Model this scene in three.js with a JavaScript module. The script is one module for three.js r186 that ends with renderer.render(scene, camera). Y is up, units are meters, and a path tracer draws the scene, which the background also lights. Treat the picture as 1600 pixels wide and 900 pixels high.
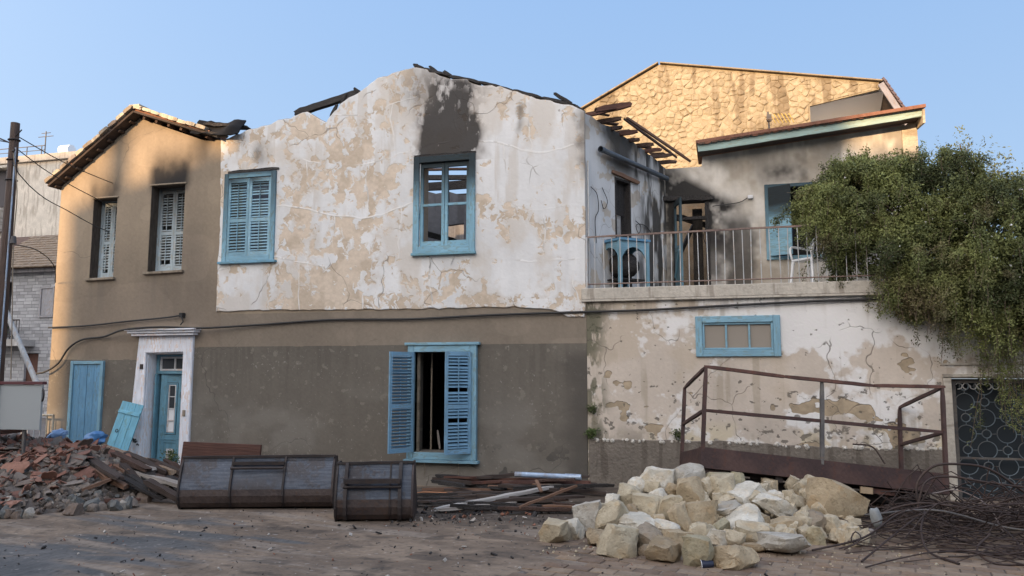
import * as THREE from 'three';
import { RoundedBoxGeometry } from 'three/addons/geometries/RoundedBoxGeometry.js';
import { mergeGeometries, mergeVertices, toCreasedNormals } from 'three/addons/utils/BufferGeometryUtils.js';

// ---------------------------------------------------------------- camera, sky, sun, exposure
const scene = new THREE.Scene();
const camera = new THREE.PerspectiveCamera(41.112, 16 / 9, 0.1, 600);
camera.position.set(0, 2.0, 13.174);
{
  const a = THREE.MathUtils.degToRad(-14.7), p = Math.atan(133 / 1200);
  camera.lookAt(Math.sin(a) * Math.cos(p), 2.0 + Math.sin(p), 13.174 - Math.cos(a) * Math.cos(p));
}
const renderer = new THREE.WebGLRenderer({ antialias: true });
renderer.toneMapping = THREE.LinearToneMapping;
renderer.toneMappingExposure = 1.5;
renderer.shadowMap.enabled = true;
renderer.shadowMap.type = THREE.PCFSoftShadowMap;

const SUN_AZ = THREE.MathUtils.degToRad(20), SUN_EL = THREE.MathUtils.degToRad(11);
const sunDir = new THREE.Vector3(-Math.sin(SUN_AZ) * Math.cos(SUN_EL), Math.sin(SUN_EL), Math.cos(SUN_AZ) * Math.cos(SUN_EL));
{ // clear evening sky: blue, paler near the horizon, a broad warm glow round the low sun
  const W = 512, H = 256, d = new Float32Array(W * H * 4);
  for (let j = 0; j < H; j++) for (let i = 0; i < W; i++) {
    const el = ((j + 0.5) / H - 0.5) * Math.PI, az = ((i + 0.5) / W - 0.5) * 2 * Math.PI;
    const x = Math.cos(el) * Math.cos(az), y = Math.sin(el), z = Math.cos(el) * Math.sin(az);
    const t = Math.pow(Math.max(y, 0), 0.62), c = Math.max(-1, Math.min(1, x * sunDir.x + y * sunDir.y + z * sunDir.z)), an = Math.acos(c);
    const g = Math.exp(-an * an / (2 * 0.62 * 0.62)), g2 = Math.exp(-an * an / (2 * 0.2 * 0.2));
    const wide = 0.5 + 0.5 * c;
    const o = (j * W + i) * 4, below = 0.645 * (y < 0 ? 0.35 : 1);
    d[o] = below * (0.62 - 0.46 * t + 0.62 * wide * wide + 3.5 * g + 3.0 * g2);
    d[o + 1] = below * (0.81 - 0.43 * t + 0.66 * wide * wide + 2.95 * g + 2.0 * g2);
    d[o + 2] = below * (0.99 - 0.15 * t + 0.62 * wide * wide + 2.45 * g + 1.0 * g2);
    d[o + 3] = 1;
  }
  const sky = new THREE.DataTexture(d, W, H, THREE.RGBAFormat, THREE.FloatType);
  sky.mapping = THREE.EquirectangularReflectionMapping; sky.colorSpace = THREE.LinearSRGBColorSpace;
  sky.magFilter = THREE.LinearFilter; sky.minFilter = THREE.LinearFilter; sky.needsUpdate = true;
  scene.background = sky; scene.environment = sky;
}
const sun = new THREE.DirectionalLight(new THREE.Color().setRGB(1, 0.66, 0.36), 5.0);
sun.position.copy(sunDir).multiplyScalar(90); sun.target.position.set(0, 0, 0);
sun.castShadow = true; sun.shadow.radius = 1.6;
sun.shadow.mapSize.set(4096, 4096);
Object.assign(sun.shadow.camera, { left: -60, right: 60, top: 40, bottom: -40, near: 1, far: 220 });
scene.add(sun, sun.target);

// ---------------------------------------------------------------- helpers
function RNG(s) { let a = s >>> 0; return () => { a |= 0; a = a + 0x6D2B79F5 | 0; let t = Math.imul(a ^ a >>> 15, 1 | a); t = t + Math.imul(t ^ t >>> 7, 61 | t) ^ t; return ((t ^ t >>> 14) >>> 0) / 4294967296; }; }
const PERM = new Uint8Array(512); { const r = RNG(77), p = [...Array(256).keys()]; for (let i = 255; i > 0; i--) { const j = Math.floor(r() * (i + 1)); [p[i], p[j]] = [p[j], p[i]]; } for (let i = 0; i < 512; i++) PERM[i] = p[i & 255]; }
const fade = t => t * t * t * (t * (t * 6 - 15) + 10), lerp = (a, b, t) => a + (b - a) * t, clamp = (x, a = 0, b = 1) => x < a ? a : x > b ? b : x;
const ss = (a, b, x) => { const t = clamp((x - a) / (b - a)); return t * t * (3 - 2 * t); };
function n2(x, y) { // value noise, 0..1
  const xi = Math.floor(x), yi = Math.floor(y), u = fade(x - xi), v = fade(y - yi), X = xi & 255, Y = yi & 255, X1 = (X + 1) & 255, Y1 = (Y + 1) & 255;
  const a = PERM[PERM[X] + Y], b = PERM[PERM[X1] + Y], c = PERM[PERM[X] + Y1], d = PERM[PERM[X1] + Y1];
  return lerp(lerp(a, b, u), lerp(c, d, u), v) / 255;
}
function fb(x, y, o = 4) { let s = 0, a = 0.5, t = 0; for (let i = 0; i < o; i++) { s += a * n2(x, y); t += a; a *= 0.52; x = x * 2.03 + 17.3; y = y * 2.03 + 5.1; } return s / t; }
function n3(x, y, z) { const zi = Math.floor(z), w = fade(z - zi); return lerp(n2(x + zi * 37.17, y + zi * 11.3), n2(x + (zi + 1) * 37.17, y + (zi + 1) * 11.3), w); }
function fb3(x, y, z, o = 3) { let s = 0, a = 0.5, t = 0; for (let i = 0; i < o; i++) { s += a * n3(x, y, z); t += a; a *= 0.5; x = x * 2.1 + 3.3; y = y * 2.1 + 8.1; z = z * 2.1 + 1.7; } return s / t; }
function worley(x, y) { // [f1, f2-f1, id]
  const xi = Math.floor(x), yi = Math.floor(y); let f1 = 9, f2 = 9, id = 0;
  for (let j = -1; j <= 1; j++) for (let i = -1; i <= 1; i++) {
    const h = PERM[PERM[(xi + i) & 255] + ((yi + j) & 255)], k = PERM[(h + 91) & 255];
    const dx = xi + i + 0.1 + 0.8 * h / 255 - x, dy = yi + j + 0.1 + 0.8 * k / 255 - y, d = Math.sqrt(dx * dx + dy * dy);
    if (d < f1) { f2 = f1; f1 = d; id = h; } else if (d < f2) f2 = d;
  }
  return [f1, f2 - f1, id / 255];
}
const mix3 = (a, b, t) => [lerp(a[0], b[0], t), lerp(a[1], b[1], t), lerp(a[2], b[2], t)];
const enc = v => { v = clamp(v); return Math.round(255 * (v <= 0.0031308 ? v * 12.92 : 1.055 * Math.pow(v, 1 / 2.4) - 0.055)); };
// fn(x, y) in metres -> [r, g, b, height 0..1], linear albedo; makes a colour map and a relief map
function surface(w, h, x0, y0, x1, y1, fn, bumpW = w) {
  const c = new Uint8Array(w * h * 4), b = new Uint8Array(w * h * 4);
  for (let j = 0; j < h; j++) for (let i = 0; i < w; i++) {
    const r = fn(x0 + (x1 - x0) * (i + 0.5) / w, y0 + (y1 - y0) * (j + 0.5) / h), o = (j * w + i) * 4;
    c[o] = enc(r[0]); c[o + 1] = enc(r[1]); c[o + 2] = enc(r[2]); c[o + 3] = 255;
    const hv = Math.round(clamp(r[3] ?? 0.5) * 255); b[o] = b[o + 1] = b[o + 2] = hv; b[o + 3] = 255;
  }
  const mk = (d, cs) => { const t = new THREE.DataTexture(d, w, h); t.colorSpace = cs; t.magFilter = THREE.LinearFilter; t.minFilter = THREE.LinearMipmapLinearFilter; t.generateMipmaps = true; t.wrapS = t.wrapT = THREE.RepeatWrapping; t.needsUpdate = true; return t; };
  return { map: mk(c, THREE.SRGBColorSpace), bump: mk(b, THREE.NoColorSpace), x0, y0, x1, y1 };
}
const lin = (r, g, b) => new THREE.Color().setRGB(r, g, b);
function mat(color, o = {}) { const m = new THREE.MeshStandardMaterial({ color: Array.isArray(color) ? lin(...color) : color, roughness: 0.85, metalness: 0, ...o }); return m; }
function smat(s, bumpScale, o = {}) { return mat([1, 1, 1], { map: s.map, bumpMap: s.bump, bumpScale, roughness: 0.92, ...o }); }

const base = new Map(), used = new Map();
function numbered(n) { const k = used.get(n) ?? 0; used.set(n, k + 1); return k ? n + '_' + String(k).padStart(3, '0') : n; }
function thing(name, label, category, [x, y, z] = [0, 0, 0], group) {
  const o = new THREE.Group(); o.name = numbered(name); scene.add(o); o.position.set(x, y, z);
  o.userData = { label, category }; if (group) o.userData.group = group; base.set(o, [x, y, z]); return o;
}
function shade(m) { m.castShadow = m.receiveShadow = true; return m; }
const list = g => Array.isArray(g) ? (g.length > 1 ? mergeGeometries(g.map(q => { const r = q.index ? q.toNonIndexed() : q; for (const k of Object.keys(r.attributes)) if (!['position', 'normal', 'uv', 'color'].includes(k)) r.deleteAttribute(k); return r; })) : g[0]) : g;
// a part in world coordinates, of a thing
function W(name, g, m, root) { const geo = list(g); const b = base.get(root); if (b) geo.translate(-b[0], -b[1], -b[2]); const o = shade(new THREE.Mesh(geo, m)); o.name = name; root.add(o); return o; }
// a part in its parent's own coordinates
function L(name, g, m, parent, p, r) { const o = shade(new THREE.Mesh(list(g), m)); o.name = name; if (p) o.position.set(...p); if (r) o.rotation.set(...r); parent.add(o); return o; }
function solo(name, label, category, g, m, p, r, group) { const o = shade(new THREE.Mesh(list(g), m)); o.name = numbered(name); if (p) o.position.set(...p); if (r) o.rotation.set(...r); o.userData = { label, category }; if (group) o.userData.group = group; scene.add(o); return o; }
function struct(name, g, m, kind = 'structure') { const o = shade(new THREE.Mesh(list(g), m)); o.name = numbered(name); o.userData = { kind }; scene.add(o); return o; }
function stuffMesh(name, label, category, g, m) { const o = solo(name, label, category, g, m); o.userData.kind = 'stuff'; return o; }

// uv in metres, u along the longest side, offset at random
const uvR = RNG(5);
function uvBox(g, along = null) {
  g = g.index ? g.toNonIndexed() : g; if (!g.attributes.normal) g.computeVertexNormals();
  g.computeBoundingBox(); const s = g.boundingBox.getSize(new THREE.Vector3()), ax = along ?? (s.x >= s.y && s.x >= s.z ? 0 : s.y >= s.z ? 1 : 2);
  const p = g.attributes.position, n = g.attributes.normal, uv = new Float32Array(p.count * 2), ou = uvR() * 3, ov = uvR() * 3;
  const v = new THREE.Vector3(), a = new THREE.Vector3(), b2 = new THREE.Vector3(), c = new THREE.Vector3();
  for (let i = 0; i < p.count; i += 3) {
    a.fromBufferAttribute(p, i); b2.fromBufferAttribute(p, i + 1); c.fromBufferAttribute(p, i + 2); v.copy(b2).sub(a).cross(c.sub(a));
    const N = [Math.abs(v.x), Math.abs(v.y), Math.abs(v.z)], k = N[0] > N[1] && N[0] > N[2] ? 0 : N[1] > N[2] ? 1 : 2;
    const rest = [0, 1, 2].filter(q => q !== k); if (rest[1] === ax) rest.reverse();
    for (let j = 0; j < 3; j++) { uv[(i + j) * 2] = p.getComponent(i + j, rest[0]) + ou; uv[(i + j) * 2 + 1] = p.getComponent(i + j, rest[1]) + ov; }
  }
  g.setAttribute('uv', new THREE.BufferAttribute(uv, 2)); return g;
}
function move(g, x = 0, y = 0, z = 0, rx = 0, ry = 0, rz = 0) { g.applyMatrix4(new THREE.Matrix4().makeRotationFromEuler(new THREE.Euler(rx, ry, rz, 'YXZ'))); g.translate(x, y, z); return g; }
function box(w, h, d, x = 0, y = 0, z = 0, rx = 0, ry = 0, rz = 0) { return move(uvBox(new THREE.BoxGeometry(w, h, d)), x, y, z, rx, ry, rz); }
function bev(w, h, d, x = 0, y = 0, z = 0, rx = 0, ry = 0, rz = 0, b = 0.006) { return move(uvBox(new RoundedBoxGeometry(w, h, d, 1, Math.min(b, w / 3, h / 3, d / 3))), x, y, z, rx, ry, rz); }
// span: box from corner to corner
function span(x0, x1, y0, y1, z0, z1, b = 0) { return (b ? bev : box)(x1 - x0, y1 - y0, z1 - z0, (x0 + x1) / 2, (y0 + y1) / 2, (z0 + z1) / 2, 0, 0, 0, b || undefined); }
function beam(A, B, w, h, seg = 1, rough = 0, seed = 1) { // timber from A to B
  const a = new THREE.Vector3(...A), b = new THREE.Vector3(...B), len = a.distanceTo(b);
  let g = new THREE.BoxGeometry(len, h, w, seg, rough ? 2 : 1, rough ? 2 : 1);
  if (rough) { const p = g.attributes.position; for (let i = 0; i < p.count; i++) { const x = p.getX(i), y = p.getY(i), z = p.getZ(i), e = 1 - 0.45 * ss(len * 0.38, len * 0.5, Math.abs(x)) * n3(seed, y * 30, z * 30 + x); p.setXYZ(i, x + (n3(seed * 3.1, y * 40, z * 40) - 0.5) * rough * 3 * (Math.abs(x) > len * 0.45 ? 1 : 0), (y + (n3(x * 6 + seed, y * 9, z * 9) - 0.5) * rough) * e, (z + (n3(x * 6, y * 9 + seed, z * 9 + 4) - 0.5) * rough) * e); } g = toCreasedNormals(g, 0.7); }
  g = uvBox(g, 0);
  const m = new THREE.Matrix4(), X = b.clone().sub(a).normalize(), Z = new THREE.Vector3().crossVectors(X, new THREE.Vector3(0, 1, 0)); if (Z.lengthSq() < 1e-4) Z.set(0, 0, 1); Z.normalize();
  const Y = new THREE.Vector3().crossVectors(Z, X); m.makeBasis(X, Y, Z); m.setPosition(a.add(b).multiplyScalar(0.5)); g.applyMatrix4(m); return g;
}
function tube(pts, r, seg = 24, rs = 6, closed = false) { return new THREE.TubeGeometry(new THREE.CatmullRomCurve3(pts.map(p => new THREE.Vector3(...p)), closed), seg, r, rs, closed); }
function rod(A, B, r, rs = 8) { return uvBox(new THREE.TubeGeometry(new THREE.LineCurve3(new THREE.Vector3(...A), new THREE.Vector3(...B)), 1, r, rs)); }
function plate(pts, holes, depth, s, bevel = 0) { // outline in x,y extruded from z=-depth to 0; uv planar on surface s
  const sh = new THREE.Shape(pts.map(p => new THREE.Vector2(...p))); for (const h of holes) sh.holes.push(new THREE.Path(h.map(p => new THREE.Vector2(...p))));
  const g = new THREE.ExtrudeGeometry(sh, bevel ? { depth: depth - bevel, bevelEnabled: true, bevelThickness: bevel, bevelSize: bevel, bevelOffset: -bevel, bevelSegments: 1 } : { depth, bevelEnabled: false }); g.translate(0, 0, bevel ? -depth : -depth);
  if (s) planar(g, s); return g;
}
function planar(g, s) { const p = g.attributes.position, uv = g.attributes.uv; for (let i = 0; i < p.count; i++) uv.setXY(i, (p.getX(i) - s.x0) / (s.x1 - s.x0), (p.getY(i) - s.y0) / (s.y1 - s.y0)); return g; }
const rect = (x0, x1, y0, y1) => [[x0, y0], [x1, y0], [x1, y1], [x0, y1]];
function wobble(pts, step, amp, seed, closed = true) { // resample an outline and make it ragged
  const out = [], n = pts.length; for (let i = 0; i < (closed ? n : n - 1); i++) { const a = pts[i], b = pts[(i + 1) % n], l = Math.hypot(b[0] - a[0], b[1] - a[1]), k = Math.max(1, Math.round(l / step)); for (let j = 0; j < k; j++) { const t = j / k, x = lerp(a[0], b[0], t), y = lerp(a[1], b[1], t); out.push([x + (fb(x * 5 + seed, y * 5, 3) - 0.5) * 2 * amp, y + (fb(x * 5, y * 5 + seed + 9, 3) - 0.5) * 2 * amp]); } }
  if (!closed) out.push(pts[n - 1]); return out;
}
function tint(g, fn) { const p = g.attributes.position, c = new Float32Array(p.count * 3); for (let i = 0; i < p.count; i++) { const k = fn(p.getX(i), p.getY(i), p.getZ(i)); c[i * 3] = k[0]; c[i * 3 + 1] = k[1]; c[i * 3 + 2] = k[2]; } g.setAttribute('color', new THREE.BufferAttribute(c, 3)); return g; }

// ---------------------------------------------------------------- surface textures (colour and relief)
const crackAt = (x, y, cell, width, sd) => { const wx = x + (fb(x * 2.2 + sd, y * 2.2, 3) - 0.5) * 0.5, wy = y + (fb(x * 2.2, y * 2.2 + sd, 3) - 0.5) * 0.5; const e = worley(wx / cell + sd, wy / cell)[1] * cell; return 1 - ss(width * 0.3, width, e); };
const sootAt = (x, y, cx, y0, hw, up, sd) => { if (y < y0 - 0.25 || y > y0 + up) return 0; const t = (y - y0) / up, w = hw * (1.05 + 0.25 * t + 0.5 * (fb(x * 2 + sd, y * 2, 3) - 0.5)); return ss(w, w * 0.45, Math.abs(x - cx)) * (1 - ss(0.25, 1, t)) * ss(-0.25, 0.05, y - y0) * (0.55 + 0.75 * fb(x * 3.3 + sd, y * 2.1, 4)); };
const streak = (x, y, f = 7) => fb(x * f, y * 0.5, 4);

// cement render of the house front
const S_render = surface(2048, 1152, -13.6, 0, -2.0, 8.0, (x, y) => {
  const lo = x > -10.6 ? 2.515 : 2.275, big = fb(x * 0.7, y * 0.7, 4), fine = fb(x * 22, y * 22, 3), st = streak(x, y);
  let c = y > lo + (fb(x * 3, 1, 2) - 0.5) * 0.02 ? [0.272, 0.218, 0.158] : [0.128, 0.113, 0.093];
  if (y > lo && y < 3.15 && x > -10) c = [0.215, 0.178, 0.138];
  if (x < -9.4 && y > lo) c = mix3(c, [0.205, 0.165, 0.125], ss(0.45, 0.7, fb(x * 0.5 + 4, y * 0.35, 3)));
  let k = 0.80 + 0.36 * big + 0.16 * (fine - 0.5) + 0.14 * (st - 0.5) + 0.10 * ss(0.60, 0.63, fb(x * 0.9 + 40, y * 1.2, 2));
  c = c.map(v => v * k);
  if (y < lo) { const w = ss(0.45, 0.7, fb(x * 0.8 + 9, y * 1.1, 4)) * ss(2.1, 1.0, y); c = mix3(c, [0.215, 0.20, 0.175], 0.5 * w); c = mix3(c, [0.06, 0.052, 0.043], 0.25 * ss(0.60, 0.74, streak(x + 50, y, 9)) * ss(1.2, 2.4, y)); const chip = ss(0.745, 0.765, fb(x * 7.6 + 70, y * 8.2, 4) + 0.09 * ss(0.8, 0.3, y)); c = mix3(c, [0.20, 0.18, 0.15], 0.6 * chip); c = mix3(c, [0.21, 0.185, 0.155], 0.5 * ss(0.55, 0.1, y + 0.25 * fb(x * 2, 3, 3))); const fl = n2(x * 60, y * 60) * n2(x * 23 + 5, y * 23) + 0.25 * (fb(x * 1.3 + 8, y * 1.3, 3) - 0.5); c = mix3(c, [0.30, 0.285, 0.255], 0.55 * ss(0.66, 0.80, fl)); }
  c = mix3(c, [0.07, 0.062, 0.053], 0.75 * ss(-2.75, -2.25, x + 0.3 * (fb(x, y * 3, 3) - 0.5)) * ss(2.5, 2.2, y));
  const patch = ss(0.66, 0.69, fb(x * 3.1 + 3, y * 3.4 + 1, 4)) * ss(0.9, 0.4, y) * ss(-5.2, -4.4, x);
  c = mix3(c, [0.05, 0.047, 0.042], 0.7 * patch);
  const so = Math.min(1, sootAt(x, y, -12.35, 5.55, 0.42, 1.0, 2) * 0.65 + sootAt(x, y, -10.75, 5.75, 0.55, 1.1, 6) * 1.15 + 0.5 * sootAt(x, y, -10.1, 6.4, 0.3, 0.6, 3));
  c = mix3(c, [0.022, 0.02, 0.019], clamp(so));
  for (const [cx, yb, w] of [[-12.3, 3.95, 0.35], [-10.75, 4.05, 0.45]]) if (y < yb) c = mix3(c, [0.13, 0.11, 0.09], 0.45 * ss(w, w * 0.5, Math.abs(x - cx)) * ss(yb - 1.3, yb, y) * ss(0.35, 0.7, st));
  const cr = crackAt(x, y, 2.3, 0.012, 3) * ss(0.5, 0.6, fb(x * 0.6, y * 0.6 + 3, 2)); c = mix3(c, [0.05, 0.045, 0.04], 0.55 * cr);
  return [...c, 0.5 + 0.22 * (fine - 0.5) + 0.2 * (fb(x * 3, y * 3, 3) - 0.5) - 0.25 * patch - 0.2 * cr];
});
// limewashed, flaking plaster
const S_plaster = surface(2048, 1280, -9.7, 2.9, -2.0, 7.95, (x, y) => {
  const wx = x + (fb(x * 1.6, y * 1.6 + 4, 3) - 0.5) * 0.25, wy = y + (fb(x * 1.6 + 8, y * 1.6, 3) - 0.5) * 0.22;
  const gy = wy / 1.02 + 0.15 * Math.sin(wx * 1.7), row = Math.floor(gy), bx = wx / 1.35 + (row % 2 ? 0.5 : 0.1) + 0.22 * (PERM[row & 255] / 255), col = Math.floor(bx), fx = Math.abs(bx - col - 0.5), fy = Math.abs(gy - row - 0.5);
  const h = PERM[(PERM[(col + 60) & 255] + row * 7) & 255] / 255;
  const joint = Math.max(ss(0.478, 0.494, fy), ss(0.484, 0.496, fx)) * ss(0.40, 0.62, fb(x * 1.6, y * 1.6, 3)) * (0.55 + 0.9 * (fb(x * 9, y * 9, 3) - 0.3));
  const jx = x + 0.16 * (fb(x * 7 + 2, y * 7, 4) - 0.5), jy = y + 0.13 * (fb(x * 7, y * 7 + 6, 4) - 0.5);
  const R = clamp(ss(-8.35, -7.7, x) * ss(-5.35, -6.3, x) * ss(7.35, 6.7, y) + 0.6 * ss(3.85, 3.3, y) * ss(-7.5, -6, x) + 0.35 * ss(4.4, 3.6, y) * ss(-3.6, -2.6, x)) * (0.75 + 0.5 * h);
  const nA = fb(jx * 2.6 + 1.5, jy * 2.2, 5), nB = fb(jx * 8.5, jy * 6.0 + 3, 5), nC = fb(jx * 22, jy * 17, 3);
  const halo = crackAt(x, y, 1.15, 0.10, 11) * ss(0.5, 0.6, fb(x * 0.8 + 2, y * 0.8, 3));
  const n = nA * 0.42 + nB * 0.42 + nC * 0.16 + 0.115 * R + 0.03 * (h - 0.5) + 0.07 * halo - 0.02 * ss(-5.2, -4.4, x);
  let bare = ss(0.583, 0.606, n) * (1 - 0.85 * joint);
  const scraped = 0.45 * ss(0.50, 0.575, n) * ss(0.42, 0.62, fb(x * 5, y * 9 + 4, 5)) * (0.4 + 0.6 * R);
  bare = Math.max(bare, scraped);
  const big = fb(x * 0.9, y * 0.9, 4), fine = fb(x * 20, y * 20, 3), st = streak(x + 3, y, 6);
  let white = [0.705, 0.705, 0.70].map(v => v * (0.80 + 0.24 * big + 0.06 * (fine - 0.5) + 0.12 * (st - 0.5)));
  white = mix3(white, [0.54, 0.485, 0.42], 0.6 * ss(0.50, 0.70, fb(x * 1.7 + 20, y * 1.3, 5)));
  white = mix3(white, [0.50, 0.45, 0.39], 0.5 * ss(0.56, 0.68, streak(x + 30, y, 5)) * ss(0.42, 0.6, fb(x * 2, y * 0.7 + 3, 3)));
  let beige = mix3([0.60, 0.505, 0.405], [0.49, 0.405, 0.315], ss(0.42, 0.7, fb(x * 4, y * 4 + 7, 4))).map(v => v * (0.9 + 0.2 * (fine)));
  let c = mix3(white, beige, bare);
  c = mix3(c, [0.73, 0.71, 0.68], clamp(0.7 * joint));
  const ck = Math.max(crackAt(x, y, 1.15, 0.016, 11) * ss(0.49, 0.57, fb(x * 0.8 + 2, y * 0.8, 3)), joint * ss(0.58, 0.64, fb(x * 5, y * 5 + 3, 3)) * 0.8);
  c = mix3(c, [0.16, 0.13, 0.105], 0.6 * ck);
  // soot over the burnt window, smoke stain to its left, lesser stains
  const sx = Math.abs(x + 4.68 + 0.45 * (fb(x * 2.6, y * 2.2 + 3, 4) - 0.5)), sn = fb(x * 6, y * 2.6, 5);
  const so = y < 5.9 ? 0 : clamp(1.25 * ss(0.80 + 0.12 * (y - 6), 0.22, sx) * (1 - 0.75 * ss(0.8, 2.0, y - 5.95)) * (0.62 + 0.65 * ss(0.3, 0.62, sn)) - 0.25 * ss(0.60, 0.66, fb(x * 5 + 20, y * 4, 5)));
  c = mix3(c, mix3([0.15, 0.115, 0.088], [0.026, 0.021, 0.018], ss(0.35, 0.95, so)), clamp(so * 1.1) * 0.95);
  c = mix3(c, [0.20, 0.175, 0.15], 0.62 * ss(0.75, 0.1, Math.hypot((x + 5.35) / 0.8, (y - 7.35) / 1.0)) * (0.4 + fb(x * 3, y * 2, 3)));
  c = mix3(c, [0.06, 0.055, 0.05], 0.75 * ss(0.42, 0.0, Math.hypot((x + 8.6) / 0.7, (y - 6.35))) * fb(x * 4, y * 3, 4) * 1.6);
  c = mix3(c, [0.10, 0.09, 0.08], 0.8 * ss(0.16, 0.02, Math.abs(x + 3.3) + 0.1 * fb(x * 5, y * 5, 3)) * ss(6.2, 6.5, y) * ss(7.0, 6.8, y) * 0.8);
  c = mix3(c, [0.14, 0.12, 0.10], 0.8 * ss(0.25, 0.0, (-2.13 - x) + 0.35 * (fb(x * 3, y * 3, 4) - 0.25)) * ss(5.3, 5.6, y));
  return [...c, 0.5 + 0.26 * (1 - bare) * 0.8 + 0.22 * joint - 0.3 * ck + 0.12 * (fine - 0.5) + 0.2 * (fb(x * 5, y * 5, 3) - 0.5)];
});
// ground-floor wall under the balcony
const S_annex = surface(2048, 1024, -2.2, 0, 5.4, 3.3, (x, y) => {
  const big = fb(x * 1.1 + 3, y * 1.1, 4), fine = fb(x * 24, y * 24, 3), st = streak(x, y, 5);
  const wn = fb(x * 1.5 + 2, y * 1.5, 5) * 0.7 + fb(x * 6, y * 6, 4) * 0.3;
  const wb = ss(2.2, 2.9, y) * 0.14 * ss(-0.5, 0.3, x) - 0.05 * ss(0.2, -0.6, x) * ss(2.7, 2.3, y) + ss(1.0, 1.6, x) * ss(2.9, 1.6, x * 0.9) * 0.10 + 0.10 * ss(2.75, 2.95, x);
  let pink = [0.53, 0.458, 0.385].map(v => v * (0.82 + 0.30 * big + 0.10 * (fine - 0.5) + 0.16 * (st - 0.5)));
  pink = mix3(pink, [0.46, 0.38, 0.29], 0.55 * ss(0.52, 0.7, fb(x * 1.2 + 30, y * 1.2, 4)));
  pink = mix3(pink, [0.58, 0.50, 0.34], 0.6 * ss(1.35, 1.0, y) * ss(0.42, 0.6, fb(x * 2 + 1, y * 2, 3)));
  const w = clamp(0.75 * ss(0.52, 0.60, wn + wb + 0.12 * (fb(x * 14, y * 14, 4) - 0.5)) + 0.4 * ss(0.60, 0.66, wn + wb));
  let c = mix3(pink, [0.72, 0.70, 0.675].map(v => v * (0.9 + 0.15 * big)), w);
  const hole = ss(0.715, 0.728, fb(x * 2.1 + 40, y * 2.7, 4) + 0.075 * ss(1.75, 1.3, y) - 0.14 * ss(1.9, 2.3, y));
  c = mix3(c, [0.36, 0.285, 0.195].map(v => v * (0.7 + 0.6 * fb(x * 9, y * 9, 3))), hole);
  const rimh = hole * (1 - hole) * 4; c = mix3(c, [0.1, 0.085, 0.07], 0.5 * rimh);
  const dk = ss(0.715, 0.78, fb(x * 10.5 + 11, y * 13, 5) - 0.05 * ss(1.7, 2.1, y) + 0.08 * ss(1.5, 0.95, y) + 0.10 * ss(-1.75, -2.05, x)); c = mix3(c, [0.09, 0.08, 0.065], 0.75 * dk);
  const sk = ss(-1.66, -2.02, x + 0.25 * (fb(3, y * 4, 3) - 0.5)) * ss(0.36, 0.56, fb(x * 11, y * 5, 4)); c = mix3(c, [0.085, 0.085, 0.05], 0.85 * sk);
  const ck = crackAt(x, y, 0.85, 0.013, 21) * ss(0.47, 0.55, fb(x * 0.9 + 6, y * 0.9, 3)); c = mix3(c, [0.12, 0.1, 0.08], 0.7 * ck);
  c = mix3(c, [0.30, 0.25, 0.18], 0.5 * ss(0.52, 0.7, streak(x + 77, y, 6)) * ss(0.4, 0.6, fb(x * 1.3 + 9, y * 1.1, 3))); c = mix3(c, [0.16, 0.14, 0.11], 0.6 * ss(1.25, 0.85, y) * ss(0.5, 0.7, fb(x * 4 + 3, y * 3, 4)));
  c = mix3(c, [0.2, 0.17, 0.14], 0.45 * ss(2.9, 3.2, y) * ss(0.45, 0.7, streak(x + 9, y, 9)));
  return [...c, 0.55 + 0.12 * w - 0.4 * hole - 0.3 * ck - 0.2 * dk + 0.14 * (fine - 0.5) + 0.25 * (big - 0.5)];
});
// upper room and passage walls, sooty
const S_upper = surface(1024, 768, -1.0, 3.4, 4.0, 6.9, (x, y) => {
  const big = fb(x * 1.2 + 7, y * 1.2, 4), fine = fb(x * 24, y * 24, 3), st = streak(x + 5, y, 6);
  let c = mix3([0.52, 0.475, 0.41], [0.66, 0.62, 0.56], ss(0.4, 0.65, big)).map(v => v * (0.85 + 0.3 * (st - 0.3) + 0.1 * fine));
  c = mix3(c, [0.24, 0.19, 0.13], 0.5 * ss(0.5, 0.7, fb(x * 1.5 + 60, y * 1.5, 4)));
  c = mix3(c, [0.15, 0.14, 0.125], 0.55 * ss(5.6, 6.4, y + 0.7 * (fb(x * 2, y, 4) - 0.5)) * ss(0.35, 0.65, fb(x * 3, y * 0.8, 4)));
  const so = 1.35 * ss(0.62, 0.0, Math.abs(x + 0.32) - 0.32 + 0.9 * (fb(x * 3, y * 2.4, 4) - 0.5)) * (0.6 + 0.4 * ss(4.2, 5.4, y)) * ss(6.2, 5.7, y + 0.6 * (x + 0.5)); c = mix3(c, [0.03, 0.027, 0.025], clamp(so * 1.05));
  const s2 = ss(0.35, 0.05, Math.abs(x - 0.55) + 0.5 * (fb(x * 4, y * 3, 3) - 0.5)) * ss(5.4, 4.9, y) * 0.85; c = mix3(c, [0.05, 0.045, 0.04], clamp(s2));
  c = mix3(c, [0.05, 0.045, 0.04], 0.8 * ss(0.75, 0.2, Math.abs(x - 1.5)) * ss(5.6, 5.8, y) * ss(6.4, 5.9, y) * fb(x * 4, y * 4, 3) * 1.5);
  return [...c, 0.5 + 0.3 * (fine - 0.5) + 0.2 * (big - 0.5)];
});
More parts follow.
